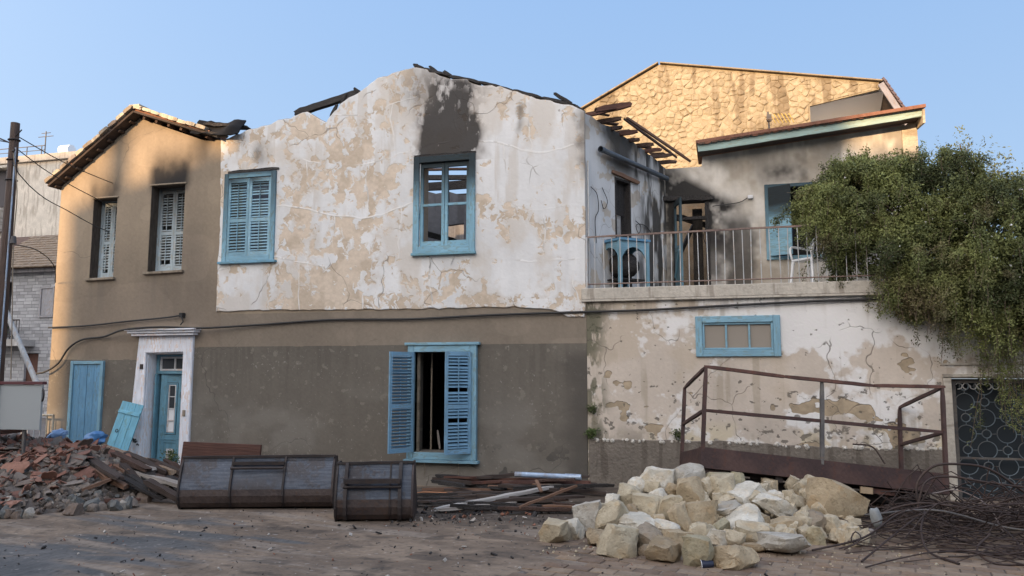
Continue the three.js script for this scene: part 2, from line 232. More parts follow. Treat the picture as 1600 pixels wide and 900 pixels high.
const S_side = surface(768, 768, -0.1, 3.2, 2.9, 6.8, (x, y) => {
  const big = fb(x * 1.3 + 17, y * 1.3, 4), fine = fb(x * 24, y * 24, 3), st = streak(x + 15, y, 7);
  let c = [0.60, 0.60, 0.60].map(v => v * (0.78 + 0.3 * big + 0.2 * (st - 0.5)));
  c = mix3(c, [0.45, 0.38, 0.3], ss(0.58, 0.62, fb(x * 3 + 3, y * 3, 5)) * 0.8);
  const so = clamp(ss(0.9, 0.1, Math.abs(x - 1.25) + 0.5 * (fb(x * 3, y * 2, 4) - 0.5)) * ss(5.4, 5.9, y) + 1.2 * ss(1.3, 2.3, x + 0.8 * (fb(x * 4, y * 2, 4) - 0.5)) * ss(0.3, 0.6, fb(x * 6, y * 1.2, 4)) + 0.6 * ss(6.2, 6.5, y) * fb(x * 5, y * 3, 3));
  c = mix3(c, [0.04, 0.037, 0.034], clamp(so) * 0.95);
  const ck = crackAt(x, y, 0.8, 0.012, 31) * ss(0.45, 0.55, fb(x, y, 2)); c = mix3(c, [0.15, 0.13, 0.11], 0.6 * ck);
  return [...c, 0.5 + 0.3 * (fine - 0.5) - 0.2 * ck];
});
const S_ochre = surface(1024, 512, -6.2, 6.5, 5.6, 11.7, (x, y) => {
  const st = streak(x * 0.8, y, 4), fine = fb(x * 14, y * 14, 4);
  let c = [0.30, 0.248, 0.165].map(v => v * (0.80 + 0.40 * fine));
  c = mix3(c, [0.115, 0.08, 0.045], 0.65 * ss(0.52, 0.68, st) * ss(8.2, 10.8, y + (x > -1.4 ? (x + 1.4) * 0.19 : 0)));
  c = mix3(c, [0.13, 0.095, 0.055], 0.75 * ss(1.0, 0.25, Math.hypot((x - 1.9) / 2.0, (y - 8.5) / 1.25) + 0.45 * (fb(x, y * 0.6, 4) - 0.5)));  // darker brown roundish patch, low on the right of the gable
  return [...c, 0.5 + 0.4 * (fine - 0.5) + 0.8 * (fb(x * 6, y * 8, 3) - 0.5)];
});
const S_ground = surface(2048, 1024, -15, -1, 8, 10.5, (x, z) => {
  const a = fb(x * 0.35 + 3, z * 0.7, 5), b = fb(x * 1.4, z * 2.6 + 7, 5), fine = fb(x * 16, z * 16, 4), sweep = fb((x + z * 0.6) * 0.5, (z - x * 0.2) * 3.2, 5);
  let dirt = mix3([0.142, 0.103, 0.073], [0.226, 0.167, 0.118], ss(0.35, 0.7, b)), asph = mix3([0.072, 0.071, 0.070], [0.108, 0.102, 0.097], ss(0.3, 0.7, fb(x * 2, z * 2, 4)));
  const m = ss(0.40, 0.56, a * 0.5 + sweep * 0.5 + 0.07 + 0.16 * ss(-7.5, -3.5, x) - 0.24 * ss(4.4, 5.8, z + (x + 7) * 0.35) * ss(-3.5, -6.5, x) + 0.13 * ss(3.6, 2.4, z));
  let c = mix3(asph, dirt, m); c = mix3(c, [0.235, 0.19, 0.15], 0.75 * ss(0.58, 0.74, sweep) * m); c = mix3(c, [0.05, 0.038, 0.03], 0.6 * ss(0.58, 0.72, fb(x * 2.2 + 31, z * 3.4, 5)) * m);
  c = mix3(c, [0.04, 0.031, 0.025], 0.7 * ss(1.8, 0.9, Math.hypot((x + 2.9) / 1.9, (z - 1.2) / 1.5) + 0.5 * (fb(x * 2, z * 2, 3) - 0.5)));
  const ax = x + 4.5, az = z - 11.5, rad = Math.sqrt(ax * ax * 0.6 + az * az); for (const [r0, w0] of [[4.75, 0.09], [5.02, 0.05], [5.9, 0.07]]) { const t = ss(w0, w0 * 0.3, Math.abs(rad - r0 + 0.2 * (fb(x, z, 3) - 0.5))) * ss(0.35, 0.6, fb(x * 2, z * 2 + 30, 3)) * ss(-3, -5, x); c = mix3(c, [0.17, 0.13, 0.10], 0.6 * t); }
  const k = 0.74 + 0.48 * fine; const sp = n2(x * 30, z * 30) * n2(x * 13 + 7, z * 13); if (sp > 0.74) c = mix3(c, [0.4, 0.36, 0.32], 0.5); if (sp < 0.02) c = mix3(c, [0.03, 0.028, 0.026], 0.7);
  return [c[0] * k, c[1] * k, c[2] * k, 0.45 + 0.5 * (fine - 0.5) + 0.5 * (b - 0.5) * m];
});
// small repeating surfaces
const tile = (w, size, fn) => { const s = surface(w, w, 0, 0, size, size, (x, y) => { // blend edges so that it repeats
  const u = x / size, v = y / size, e = 0.2, bu = ss(1 - e, 1, u), bv = ss(1 - e, 1, v); const A = fn(x, y); if (!bu && !bv) return A;
  const B = fn(x - size, y), C = fn(x, y - size), D = fn(x - size, y - size); return A.map((q, i) => lerp(lerp(q, B[i], bu), lerp(C[i], D[i], bu), bv)); });
  s.map.repeat.set(1 / size, 1 / size); s.bump.repeat.set(1 / size, 1 / size); return s; };
const S_paint = tile(512, 1.6, (x, y) => { const g = fb(x * 5 + 50, y * 60 + 50, 4), b = fb(x * 3 + 50, y * 5 + 50, 4), ch = ss(0.615, 0.65, fb(x * 12 + 50, y * 38 + 50, 4) * 0.75 + b * 0.3); let c = [0.9, 0.9, 0.9].map(v => v * (0.74 + 0.30 * g + 0.40 * (b - 0.5))); c = mix3(c, [0.78, 0.62, 0.5], 0.75 * ch); return [...c, 0.55 + 0.35 * (g - 0.5) - 0.3 * ch]; });
const S_wood = tile(512, 1.2, (x, y) => { const g = fb(x * 4 + 50, y * 70 + 50, 5), b = fb(x * 4 + 50, y * 7 + 50, 3); const v = 0.45 + 0.7 * g * (0.6 + 0.8 * b); return [v, v * 0.97, v * 0.94, g]; });
const S_char = tile(512, 1.0, (x, y) => { const w = worley(x * 14 + 50, y * 26 + 50), g = fb(x * 8 + 50, y * 30 + 50, 4); const v = 0.35 + 0.9 * g; return [v, v * 0.94, v * 0.9, ss(0.02, 0.25, w[1]) * 0.6 + 0.4 * g]; });
const S_rust = tile(512, 1.5, (x, y) => { const a = fb(x * 4 + 50, y * 4 + 50, 5), f = fb(x * 30 + 50, y * 30 + 50, 4), s = fb(x * 14 + 50, y * 2 + 50, 4); let c = mix3([0.6, 0.5, 0.48], [1, 0.82, 0.72], ss(0.35, 0.65, a)); c = mix3(c, [1.0, 0.58, 0.34], 0.5 * ss(0.58, 0.68, f * 0.5 + s * 0.5)); return [...c.map(v => v * (0.7 + 0.5 * f)), f]; });
const S_stone = tile(512, 0.8, (x, y) => { const a = fb(x * 6 + 50, y * 6 + 50, 5), f = fb(x * 40 + 50, y * 40 + 50, 4), pit = 0.5 * ss(0.68, 0.78, fb(x * 26 + 90, y * 26 + 50, 3)); let c = mix3([0.78, 0.74, 0.66], [1, 0.97, 0.9], ss(0.35, 0.65, a)); c = mix3(c, [0.95, 0.72, 0.45], 0.35 * ss(0.52, 0.7, fb(x * 5 + 80, y * 5 + 50, 4))); c = c.map(v => v * (0.82 + 0.26 * f)); c = mix3(c, [0.4, 0.34, 0.26], 0.6 * pit); return [...c, 0.5 + 0.5 * (f - 0.5) + 0.3 * (a - 0.5) - 0.4 * pit]; });
const S_concrete = tile(512, 2.0, (x, y) => { const a = fb(x * 3 + 50, y * 3 + 50, 5), f = fb(x * 30 + 50, y * 30 + 50, 4), s = fb(x * 9 + 50, y * 1.2 + 50, 4); const v = 0.6 + 0.3 * a + 0.25 * (f - 0.5); let c = [v, v * 0.97, v * 0.92]; c = mix3(c, [0.3, 0.26, 0.22], 0.5 * ss(0.52, 0.7, s)); return [...c, f]; });
const S_metal = tile(512, 1.6, (x, y) => { const a = fb(x * 3 + 50, y * 3 + 50, 5), f = fb(x * 26 + 50, y * 26 + 50, 4), sc = fb(x * 3 + 50, y * 70 + 50, 3), rust = 0.85 * ss(0.47, 0.62, a * 0.7 + f * 0.3); let c = mix3([0.5, 0.56, 0.68], [0.72, 0.78, 0.88], ss(0.4, 0.6, sc)); c = mix3(c, [0.42, 0.34, 0.32], rust); c = mix3(c, [1, 1, 1], 0.5 * ss(0.70, 0.74, f * 0.5 + sc * 0.5)); return [...c.map(v => v * (0.75 + 0.4 * f)), f * 0.6 + 0.3 * rust]; });

const tm = (s, color, bump, o = {}) => mat(color, { map: s.map, bumpMap: s.bump, bumpScale: bump, ...o });
const M = {
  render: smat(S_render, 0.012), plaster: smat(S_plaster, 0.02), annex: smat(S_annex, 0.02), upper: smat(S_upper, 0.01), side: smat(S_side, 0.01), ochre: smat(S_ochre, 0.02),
  blue: tm(S_paint, [0.225, 0.42, 0.535], 0.003, { roughness: 0.6 }), blueS: tm(S_paint, [0.25, 0.46, 0.58], 0.003, { roughness: 0.85, vertexColors: true }), blueDeep: tm(S_paint, [0.135, 0.32, 0.50], 0.003, { roughness: 0.6 }), bluePale: tm(S_paint, [0.62, 0.74, 0.79], 0.003, { roughness: 0.6, vertexColors: true }), blueBright: tm(S_paint, [0.19, 0.50, 0.66], 0.003, { roughness: 0.55 }), doorBlue: tm(S_paint, [0.16, 0.35, 0.46], 0.003, { roughness: 0.5 }), teal: tm(S_paint, [0.40, 0.54, 0.50], 0.004),
  white: tm(S_paint, [0.92, 0.94, 1.0], 0.004), whitePaint: tm(S_paint, [0.75, 0.75, 0.76], 0.002), cream: tm(S_concrete, [0.62, 0.55, 0.44], 0.006), creamDark: tm(S_concrete, [0.34, 0.29, 0.23], 0.006),
  char: tm(S_char, [0.028, 0.025, 0.024], 0.012, { roughness: 0.75 }), charBrown: tm(S_char, [0.085, 0.052, 0.04], 0.01), brownWood: tm(S_wood, [0.20, 0.115, 0.075], 0.005), redWood: tm(S_wood, [0.105, 0.048, 0.034], 0.005), greyWood: tm(S_wood, [0.36, 0.33, 0.30], 0.006), paleWood: tm(S_wood, [0.46, 0.445, 0.43], 0.006), darkWood: tm(S_wood, [0.065, 0.047, 0.04], 0.006), tanWood: tm(S_wood, [0.32, 0.235, 0.165], 0.008), orangeWood: tm(S_wood, [0.42, 0.20, 0.10], 0.004),
  rust: tm(S_rust, [0.078, 0.050, 0.047], 0.003, { roughness: 0.7, metalness: 0.15 }), rustRed: tm(S_rust, [0.115, 0.062, 0.05], 0.003, { roughness: 0.75 }), darkSteel: tm(S_rust, [0.035, 0.031, 0.032], 0.003, { roughness: 0.65 }), rebar: tm(S_rust, [0.065, 0.051, 0.046], 0.002, { roughness: 0.7, metalness: 0.2 }), greyPost: tm(S_rust, [0.13, 0.145, 0.15], 0.002, { roughness: 0.7 }),
  bucket: tm(S_metal, [0.115, 0.125, 0.14], 0.004, { roughness: 0.5, metalness: 0.4 }), bucketLow: tm(S_rust, [0.07, 0.062, 0.062], 0.004, { roughness: 0.6, metalness: 0.2 }), galv: tm(S_metal, [0.58, 0.66, 0.72], 0.002, { roughness: 0.45, metalness: 0.4 }),
  railWhite: tm(S_paint, [0.56, 0.57, 0.57], 0.001, { roughness: 0.6 }), railRust: tm(S_rust, [0.25, 0.215, 0.20], 0.002),
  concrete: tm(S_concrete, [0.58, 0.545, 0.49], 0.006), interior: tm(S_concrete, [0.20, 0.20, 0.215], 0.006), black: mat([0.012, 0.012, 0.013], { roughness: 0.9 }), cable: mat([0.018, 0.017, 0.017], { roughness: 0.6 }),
  tileRed: tm(S_stone, [0.25, 0.12, 0.085], 0.006), tileDark: tm(S_stone, [0.13, 0.085, 0.07], 0.006), tileGrey: tm(S_stone, [0.29, 0.26, 0.25], 0.008), tilePurple: tm(S_stone, [0.12, 0.095, 0.12], 0.006),
  glass: new THREE.MeshPhysicalMaterial({ color: 0xffffff, roughness: 0.04, transmission: 1, thickness: 0, ior: 1.45 }), glassDusty: mat([0.28, 0.245, 0.205], { roughness: 0.28 }), plastic: mat([0.80, 0.81, 0.82], { roughness: 0.35 }),
  glassDark: mat([0.05, 0.055, 0.06], { roughness: 0.12 })
};
// ---------------------------------------------------------------- ground
{
  const far = new THREE.PlaneGeometry(500, 500); far.rotateX(-Math.PI / 2); const uv = far.attributes.uv; for (let i = 0; i < uv.count; i++) uv.setXY(i, uv.getX(i) * 500, uv.getY(i) * 500);
  struct('ground', move(far, 0, -0.012, -40), tm(S_concrete, [0.20, 0.17, 0.15], 0.01));
  const yard = new THREE.PlaneGeometry(27, 15.5, 160, 90); yard.rotateX(-Math.PI / 2); move(yard, -4.5, 0, 6.75);
  const p = yard.attributes.position, t = yard.attributes.uv;
  for (let i = 0; i < p.count; i++) { const x = p.getX(i), z = p.getZ(i); t.setXY(i, (x + 15) / 23, (z + 1) / 11.5); p.setY(i, 0.035 * (fb(x * 0.9, z * 0.9, 3) - 0.55) * (x < -1 ? 1 : 0.3) + 0.10 * ss(1.6, 0.0, z) * ss(-5, -2, x) - (x > -1 ? 0.004 : 0)); }
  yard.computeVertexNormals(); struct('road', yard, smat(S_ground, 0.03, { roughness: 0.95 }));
}
// brick paving, right front of the yard
{
  const slab = struct('pavement', move(new THREE.BoxGeometry(0.3, 0.02, 0.3), 1.5, -0.02, 3.2), M.creamDark);
  const rr = RNG(31), th = THREE.MathUtils.degToRad(-12), bl = 0.27, bw = 0.18, all = [];
  const colors = [[0.235, 0.172, 0.128], [0.205, 0.152, 0.116], [0.275, 0.21, 0.158], [0.185, 0.132, 0.102], [0.255, 0.196, 0.15]].map(c => tm(S_stone, c, 0.004, { roughness: 0.9 }));
  const geos = [0, 1, 2, 3].map(i => uvBox(new RoundedBoxGeometry(bl - 0.014, 0.05, bw - 0.014, 1, 0.008)));
  for (let i = -22; i <= 30; i++) for (let j = -16; j <= 22; j++) {
    const u = (i + (j % 2 ? 0.5 : 0)) * bl, v = j * bw, x = 1.0 + u * Math.cos(th) + v * Math.sin(th), z = 4.1 - u * Math.sin(th) + v * Math.cos(th);
    const edge = -1.9 + (fb(x * 1.5, z * 1.5, 3) - 0.5) * 1.8 + (z < 3 ? 0.9 : 0);
    if (x < edge || x > 4.6 || z < 1.5 || z > 6.2 || z > 5.75 - (x + 2) * 0.22 + 0.5) continue;
    const cov = ss(1.6, -1.6, x) * 0.7; all.push([x, z, rr(), rr(), cov, Math.abs(x - 2) * 0.4 - z]);
  }
  all.sort((a, b) => a[5] - b[5]); const rest = [];
  all.forEach(([x, z, r1, r2, cov], k) => {
    const y = -0.021 + (r1 - 0.5) * 0.008 - cov * 0.004, rx = (r2 - 0.5) * 0.03, rz = (r1 - 0.5) * 0.03;
    if (k < 300) { const o = L('brick', geos[k % 4], colors[Math.floor(r2 * 5)], slab, [x, y, z], [rx, th * -1 * -1, rz]); o.rotation.y = -th * -1; }
    else rest.push(move(geos[k % 4].clone(), x, y, z, rx, th, rz));
  });
  if (rest.length) { const o = L('brick', rest, colors[1], slab); o.userData.kind = 'stuff'; }
}

// ---------------------------------------------------------------- the burnt house
const HB = [-7.8, 0, 0];
const house = thing('burnt_house', 'two-storey burnt house with beige gable, flaking white upper wall and blue shutters', 'house', HB);
const topLine = [[-2.13, 6.62], [-2.3, 6.75], [-2.9, 6.95], [-3.46, 7.14], [-4.1, 7.36], [-4.7, 7.55], [-5.2, 7.74], [-5.42, 7.84], [-5.75, 7.78], [-6.12, 7.66], [-6.45, 7.48], [-6.74, 7.33], [-6.95, 7.14], [-7.21, 6.88], [-7.32, 6.95], [-7.63, 7.13], [-8.1, 7.03], [-8.5, 6.95], [-8.9, 6.87], [-9.3, 6.80], [-9.56, 6.72]];
const ragTop = wobble(topLine, 0.09, 0.06, 7, false);
const openL1 = rect(-12.6, -12.0, 3.97, 5.66), openL2 = rect(-11.17, -10.36, 4.06, 5.85), openS = rect(-9.28, -8.36, 4.3, 5.84), openM = rect(-5.22, -4.26, 4.32, 5.92), openW = rect(-5.28, -4.21, 0.6, 2.38), openD = rect(-11.07, -10.17, 0.12, 2.42), openB = rect(-12.79, -12.15, 0.64, 2.16);
W('wall', plate([[-13.46, -0.1], [-2.13, -0.1], ...ragTop, [-9.75, 6.70], [-10.0, 6.74], [-11.55, 7.33], [-13.46, 5.98]], [openL1, openL2, openS, openM, openW, openD, openB], 0.4, S_render), M.render, house);
{
  const low = wobble([[-9.5, 3.2], [-7, 3.2], [-5, 3.17], [-3.4, 3.16], [-2.75, 3.12], [-2.45, 2.98], [-2.16, 2.96]], 0.09, 0.035, 3, false);
  const left = wobble([[-9.55, 6.72], [-9.5, 5.2], [-9.5, 3.3]], 0.12, 0.03, 5, false);
  const g = plate([...low, [-2.125, 3.2], ...ragTop.map(([x, y]) => [x + (x > -2.2 ? 0.004 : 0), y - 0.012]), ...left], [openS, openM].map(h => wobble(h, 0.15, 0.018, 13)), 0.034, S_plaster, 0.012); g.translate(0, 0, 0.029);
  W('plaster', g, M.plaster, house);
}
W('wall', [span(-13.46, -13.06, -0.1, 6.0, -8, -0.4)], M.creamDark, house).name = 'rear_side_wall';
const sootTint = k => mix3([1, 1, 1], [0.055, 0.05, 0.048], clamp(k));
const frameRect = (x0, x1, y0, y1, w, z0, z1, b = 0.008) => [span(x0, x0 + w, y0, y1, z0, z1, b), span(x1 - w, x1, y0, y1, z0, z1, b), span(x0 + w + 0.001, x1 - w - 0.001, y1 - w, y1 - 0.001, z0 + 0.002, z1 - 0.002, b), span(x0 + w + 0.001, x1 - w - 0.001, y0 + 0.001, y0 + w, z0 + 0.002, z1 - 0.002, b)];
const slatGeo = new Map();
function shutterLeaf(root, w, h, m, pos, ry, soot = null, dir = 1, missing = 0) { // hinge at local x = 0, leaf towards +x * dir
  m = m.clone(); { const q = Math.sin(pos[0] * 37 + pos[1] * 11 + dir); m.color.multiplyScalar(1 + 0.12 * q).lerp(new THREE.Color().setRGB(0.42, 0.5, 0.54), 0.10 + 0.08 * q); }
  const st = 0.055, b = base.get(root) ?? [0, 0, 0], c = m.vertexColors, f = g => c ? tint(g, (x, y) => sootTint(soot ? soot(y, x) : 0)) : g, mid = h * 0.46;
  const seg = (x0, x1, y0, y1) => { const n = Math.max(1, Math.round((y1 - y0) / 0.2)), o = []; for (let i = 0; i < n; i++) o.push(span(x0, x1, lerp(y0, y1, i / n), lerp(y0, y1, (i + 1) / n), -0.018, 0.018)); return o; };
  const gs = [...seg(0, st, 0, h), ...seg(w - st, w, 0, h), span(st, w - st, 0.001, 0.085, -0.016, 0.016), span(st, w - st, mid - 0.035, mid + 0.035, -0.016, 0.016), span(st, w - st, h - 0.075, h - 0.001, -0.016, 0.016), span(w / 2 - 0.008, w / 2 + 0.008, 0.1, mid - 0.04, 0.02, 0.032), span(w / 2 - 0.008, w / 2 + 0.008, mid + 0.04, h - 0.1, 0.02, 0.032)].map(f);
  if (dir < 0) gs.forEach(g => g.translate(-w, 0, 0));
  const sh = L('shutter', gs, m, root, [pos[0] - b[0], pos[1] - b[1], pos[2] - b[2]], [0, ry, 0]);
  const r = RNG(Math.round(w * 1000 + h * 77 + pos[0] * 13 + 500));
  for (const [y0, y1] of [[0.085, mid - 0.035], [mid + 0.035, h - 0.075]]) { const n = Math.round((y1 - y0) / 0.058); for (let i = 0; i < n; i++) { const y = y0 + (i + 0.5) * (y1 - y0) / n; if (r() < missing) continue; const k = soot && c ? Math.round(clamp(soot(y, w / 2)) * 4) : 0, key = [w.toFixed(3), k, c ? 1 : 0].join();
    if (!slatGeo.has(key)) { const g = box(w - 2 * st - 0.002, 0.009, 0.052, 0, 0, 0); slatGeo.set(key, c ? tint(g, () => sootTint(k / 4)) : g); }
    const bent = r() < 0.09; L('slat', slatGeo.get(key), m, sh, [dir < 0 ? -w / 2 : w / 2, y - (bent ? 0.008 : 0), 0], [0.72 + (r() - 0.5) * (bent ? 0.7 : 0.2), 0, (r() - 0.5) * (bent ? 0.09 : 0.015)]); } }
  return sh;
}
// gable windows: deep reveals, shutters closed at the back
for (const [x0, x1, y0, y1, s] of [[-12.6, -12.0, 3.97, 5.66, 0.55], [-11.17, -10.36, 4.06, 5.85, 0.75]]) {
  const so = y => s * ss((y1 - y0) * 0.25, (y1 - y0) * 0.95, y) + 0.15;
  W('window_frame', frameRect(x0 + 0.002, x1 - 0.002, y0 + 0.002, y1 - 0.002, 0.05, -0.3, -0.22).map(g => tint(g, (x, y) => sootTint(so(y - y0)))), M.bluePale, house);
  const w = (x1 - x0 - 0.11) / 2; shutterLeaf(house, w, y1 - y0 - 0.11, M.bluePale, [x0 + 0.053, y0 + 0.053, -0.25], 0, so, 1, 0.03); shutterLeaf(house, w, y1 - y0 - 0.11, M.bluePale, [x1 - 0.053, y0 + 0.053, -0.25], 0, so, -1, 0.03);
  W('window_sill', bev(x1 - x0 + 0.12, 0.05, 0.2, (x0 + x1) / 2, y0 - 0.026, -0.035, 0, 0, 0.02), M.creamDark, house);
  W('lintel_trim', bev(x1 - x0 + 0.06, 0.03, 0.03, (x0 + x1) / 2, y1 + 0.018, 0.006), M.creamDark, house);
  W('soot_lining', [span(x0 + 0.001, x0 + 0.01, y0 + 0.01, y1 - 0.001, -0.215, -0.004), span(x0 + 0.012, x1 - 0.001, y1 - 0.01, y1 - 0.001, -0.215, -0.004)], mat([0.075, 0.062, 0.05], { map: S_char.map, roughness: 0.95 }), house);
}
// shuttered window in the white wall
{
  const so = (y, x) => 0.95 * ss(1.36, 1.62, y + 0.1 * Math.sin((x ?? 0) * 9));
  W('window_frame', [...frameRect(-9.4, -8.24, 4.19, 5.97, 0.1, -0.06, 0.07)].map(g => tint(g, (x, y) => sootTint(ss(5.84, 5.95, y) * 0.8))), M.blueS, house);
  shutterLeaf(house, 0.475, 1.56, M.blueS, [-9.3, 4.29, 0.035], -0.02, so, 1, 0.04); shutterLeaf(house, 0.475, 1.56, M.blueS, [-8.34, 4.29, 0.035], 0.03, so, -1, 0.02);
  W('window_sill', bev(1.28, 0.045, 0.12, -8.82, 4.165, 0.05), tm(S_paint, [0.18, 0.38, 0.52], 0.003), house);
  W('charred_lintel', beam([-9.35, 6.0, 0.03], [-8.2, 6.01, 0.03], 0.05, 0.06, 8, 0.02, 3), M.char, house);
}
// burnt out casement window
{
  const t = g => tint(g, (x, y) => sootTint(0.97 * ss(4.9, 5.85, y + 0.25 * (fb(x * 6, y * 6, 2) - 0.5))));
  const side = (x0, x1, z0, z1, y0, y1) => [0, 1, 2, 3, 4, 5, 6, 7].map(i => span(x0, x1, lerp(y0, y1, i / 8), lerp(y0, y1, (i + 1) / 8), z0, z1));
  W('window_frame', [...side(-5.34, -5.23, -0.06, 0.075, 4.2, 6.02), ...side(-4.25, -4.14, -0.06, 0.075, 4.2, 6.02), span(-5.23, -4.25, 5.9, 6.02, -0.058, 0.073, 0.008), span(-5.23, -4.25, 4.2, 4.32, -0.058, 0.073, 0.008)].map(t), M.blueS, house);
  for (const [a, b] of [[-5.22, -4.745], [-4.735, -4.26]]) {
    const c = W('casement', [...side(a, a + 0.055, -0.035, 0.02, 4.33, 5.89), ...side(b - 0.055, b, -0.035, 0.02, 4.33, 5.89), span(a + 0.055, b - 0.055, 5.81, 5.888, -0.034, 0.019), span(a + 0.055, b - 0.055, 4.332, 4.42, -0.034, 0.019), span(a + 0.055, b - 0.055, 5.08, 5.125, -0.03, 0.015)].map(t), M.blueS, house);
    c.name = 'casement';
  }
  W('window_sill', bev(1.24, 0.05, 0.13, -4.74, 4.172, 0.05), tm(S_paint, [0.2, 0.4, 0.5], 0.003), house);
  W('charred_lintel', beam([-5.34, 6.035, 0.03], [-4.13, 6.04, 0.03], 0.05, 0.045, 8, 0.02, 9), M.char, house);
  W('loose_wire', [tube([[-5.0, 4.2, 0.06], [-4.99, 4.05, 0.05], [-5.02, 3.92, 0.04]], 0.006, 8, 5), tube([[-4.52, 4.2, 0.06], [-4.55, 4.08, 0.05], [-4.6, 3.97, 0.04]], 0.006, 8, 5)], M.railWhite, house);
}
// ground-floor window, shutters swung open
{
  W('window_frame', frameRect(-5.4, -4.09, 0.47, 2.5, 0.12, -0.1, 0.085), M.blue, house);
  W('cornice', bev(1.42, 0.05, 0.1, -4.745, 2.527, 0.06), M.blue, house);
  shutterLeaf(house, 0.52, 1.78, M.blueDeep, [-5.27, 0.6, 0.11], THREE.MathUtils.degToRad(-122), null, 1, 0.03);
  shutterLeaf(house, 0.5, 1.78, M.blueDeep, [-4.19, 0.6, 0.1], THREE.MathUtils.degToRad(46), null, -1, 0.05);
  W('inner_window_frame', [span(-5.27, -5.225, 0.6, 2.37, -0.14, -0.08), span(-5.1, -5.075, 0.6, 2.37, -0.36, -0.33)], M.creamDark, house);
  W('leaning_stick', beam([-4.9, 0.62, -0.3], [-5.0, 0.95, -0.45], 0.03, 0.04, 3, 0.01, 3), M.greyWood, house);
  W('window_sill', bev(1.4, 0.05, 0.14, -4.745, 0.443, 0.05), M.blue, house);
  W('loose_cord', [tube([[-5.05, 0.42, 0.1], [-5.04, 0.3, 0.06], [-5.07, 0.18, 0.05]], 0.006, 8, 5), tube([[-4.4, 0.42, 0.1], [-4.42, 0.28, 0.06], [-4.41, 0.12, 0.05]], 0.007, 8, 5)], M.creamDark, house);
}
// boarded panel on the left
{
  W('panel_frame', frameRect(-12.88, -12.07, 0.54, 2.25, 0.07, -0.06, 0.06), M.blue, house);
  for (let i = 0; i < 4; i++) W('board', bev(0.164, 1.56, 0.03, -12.725 + i * 0.169, 1.395, 0.015 + 0.004 * (i % 2)), M.blueDeep, house);
}
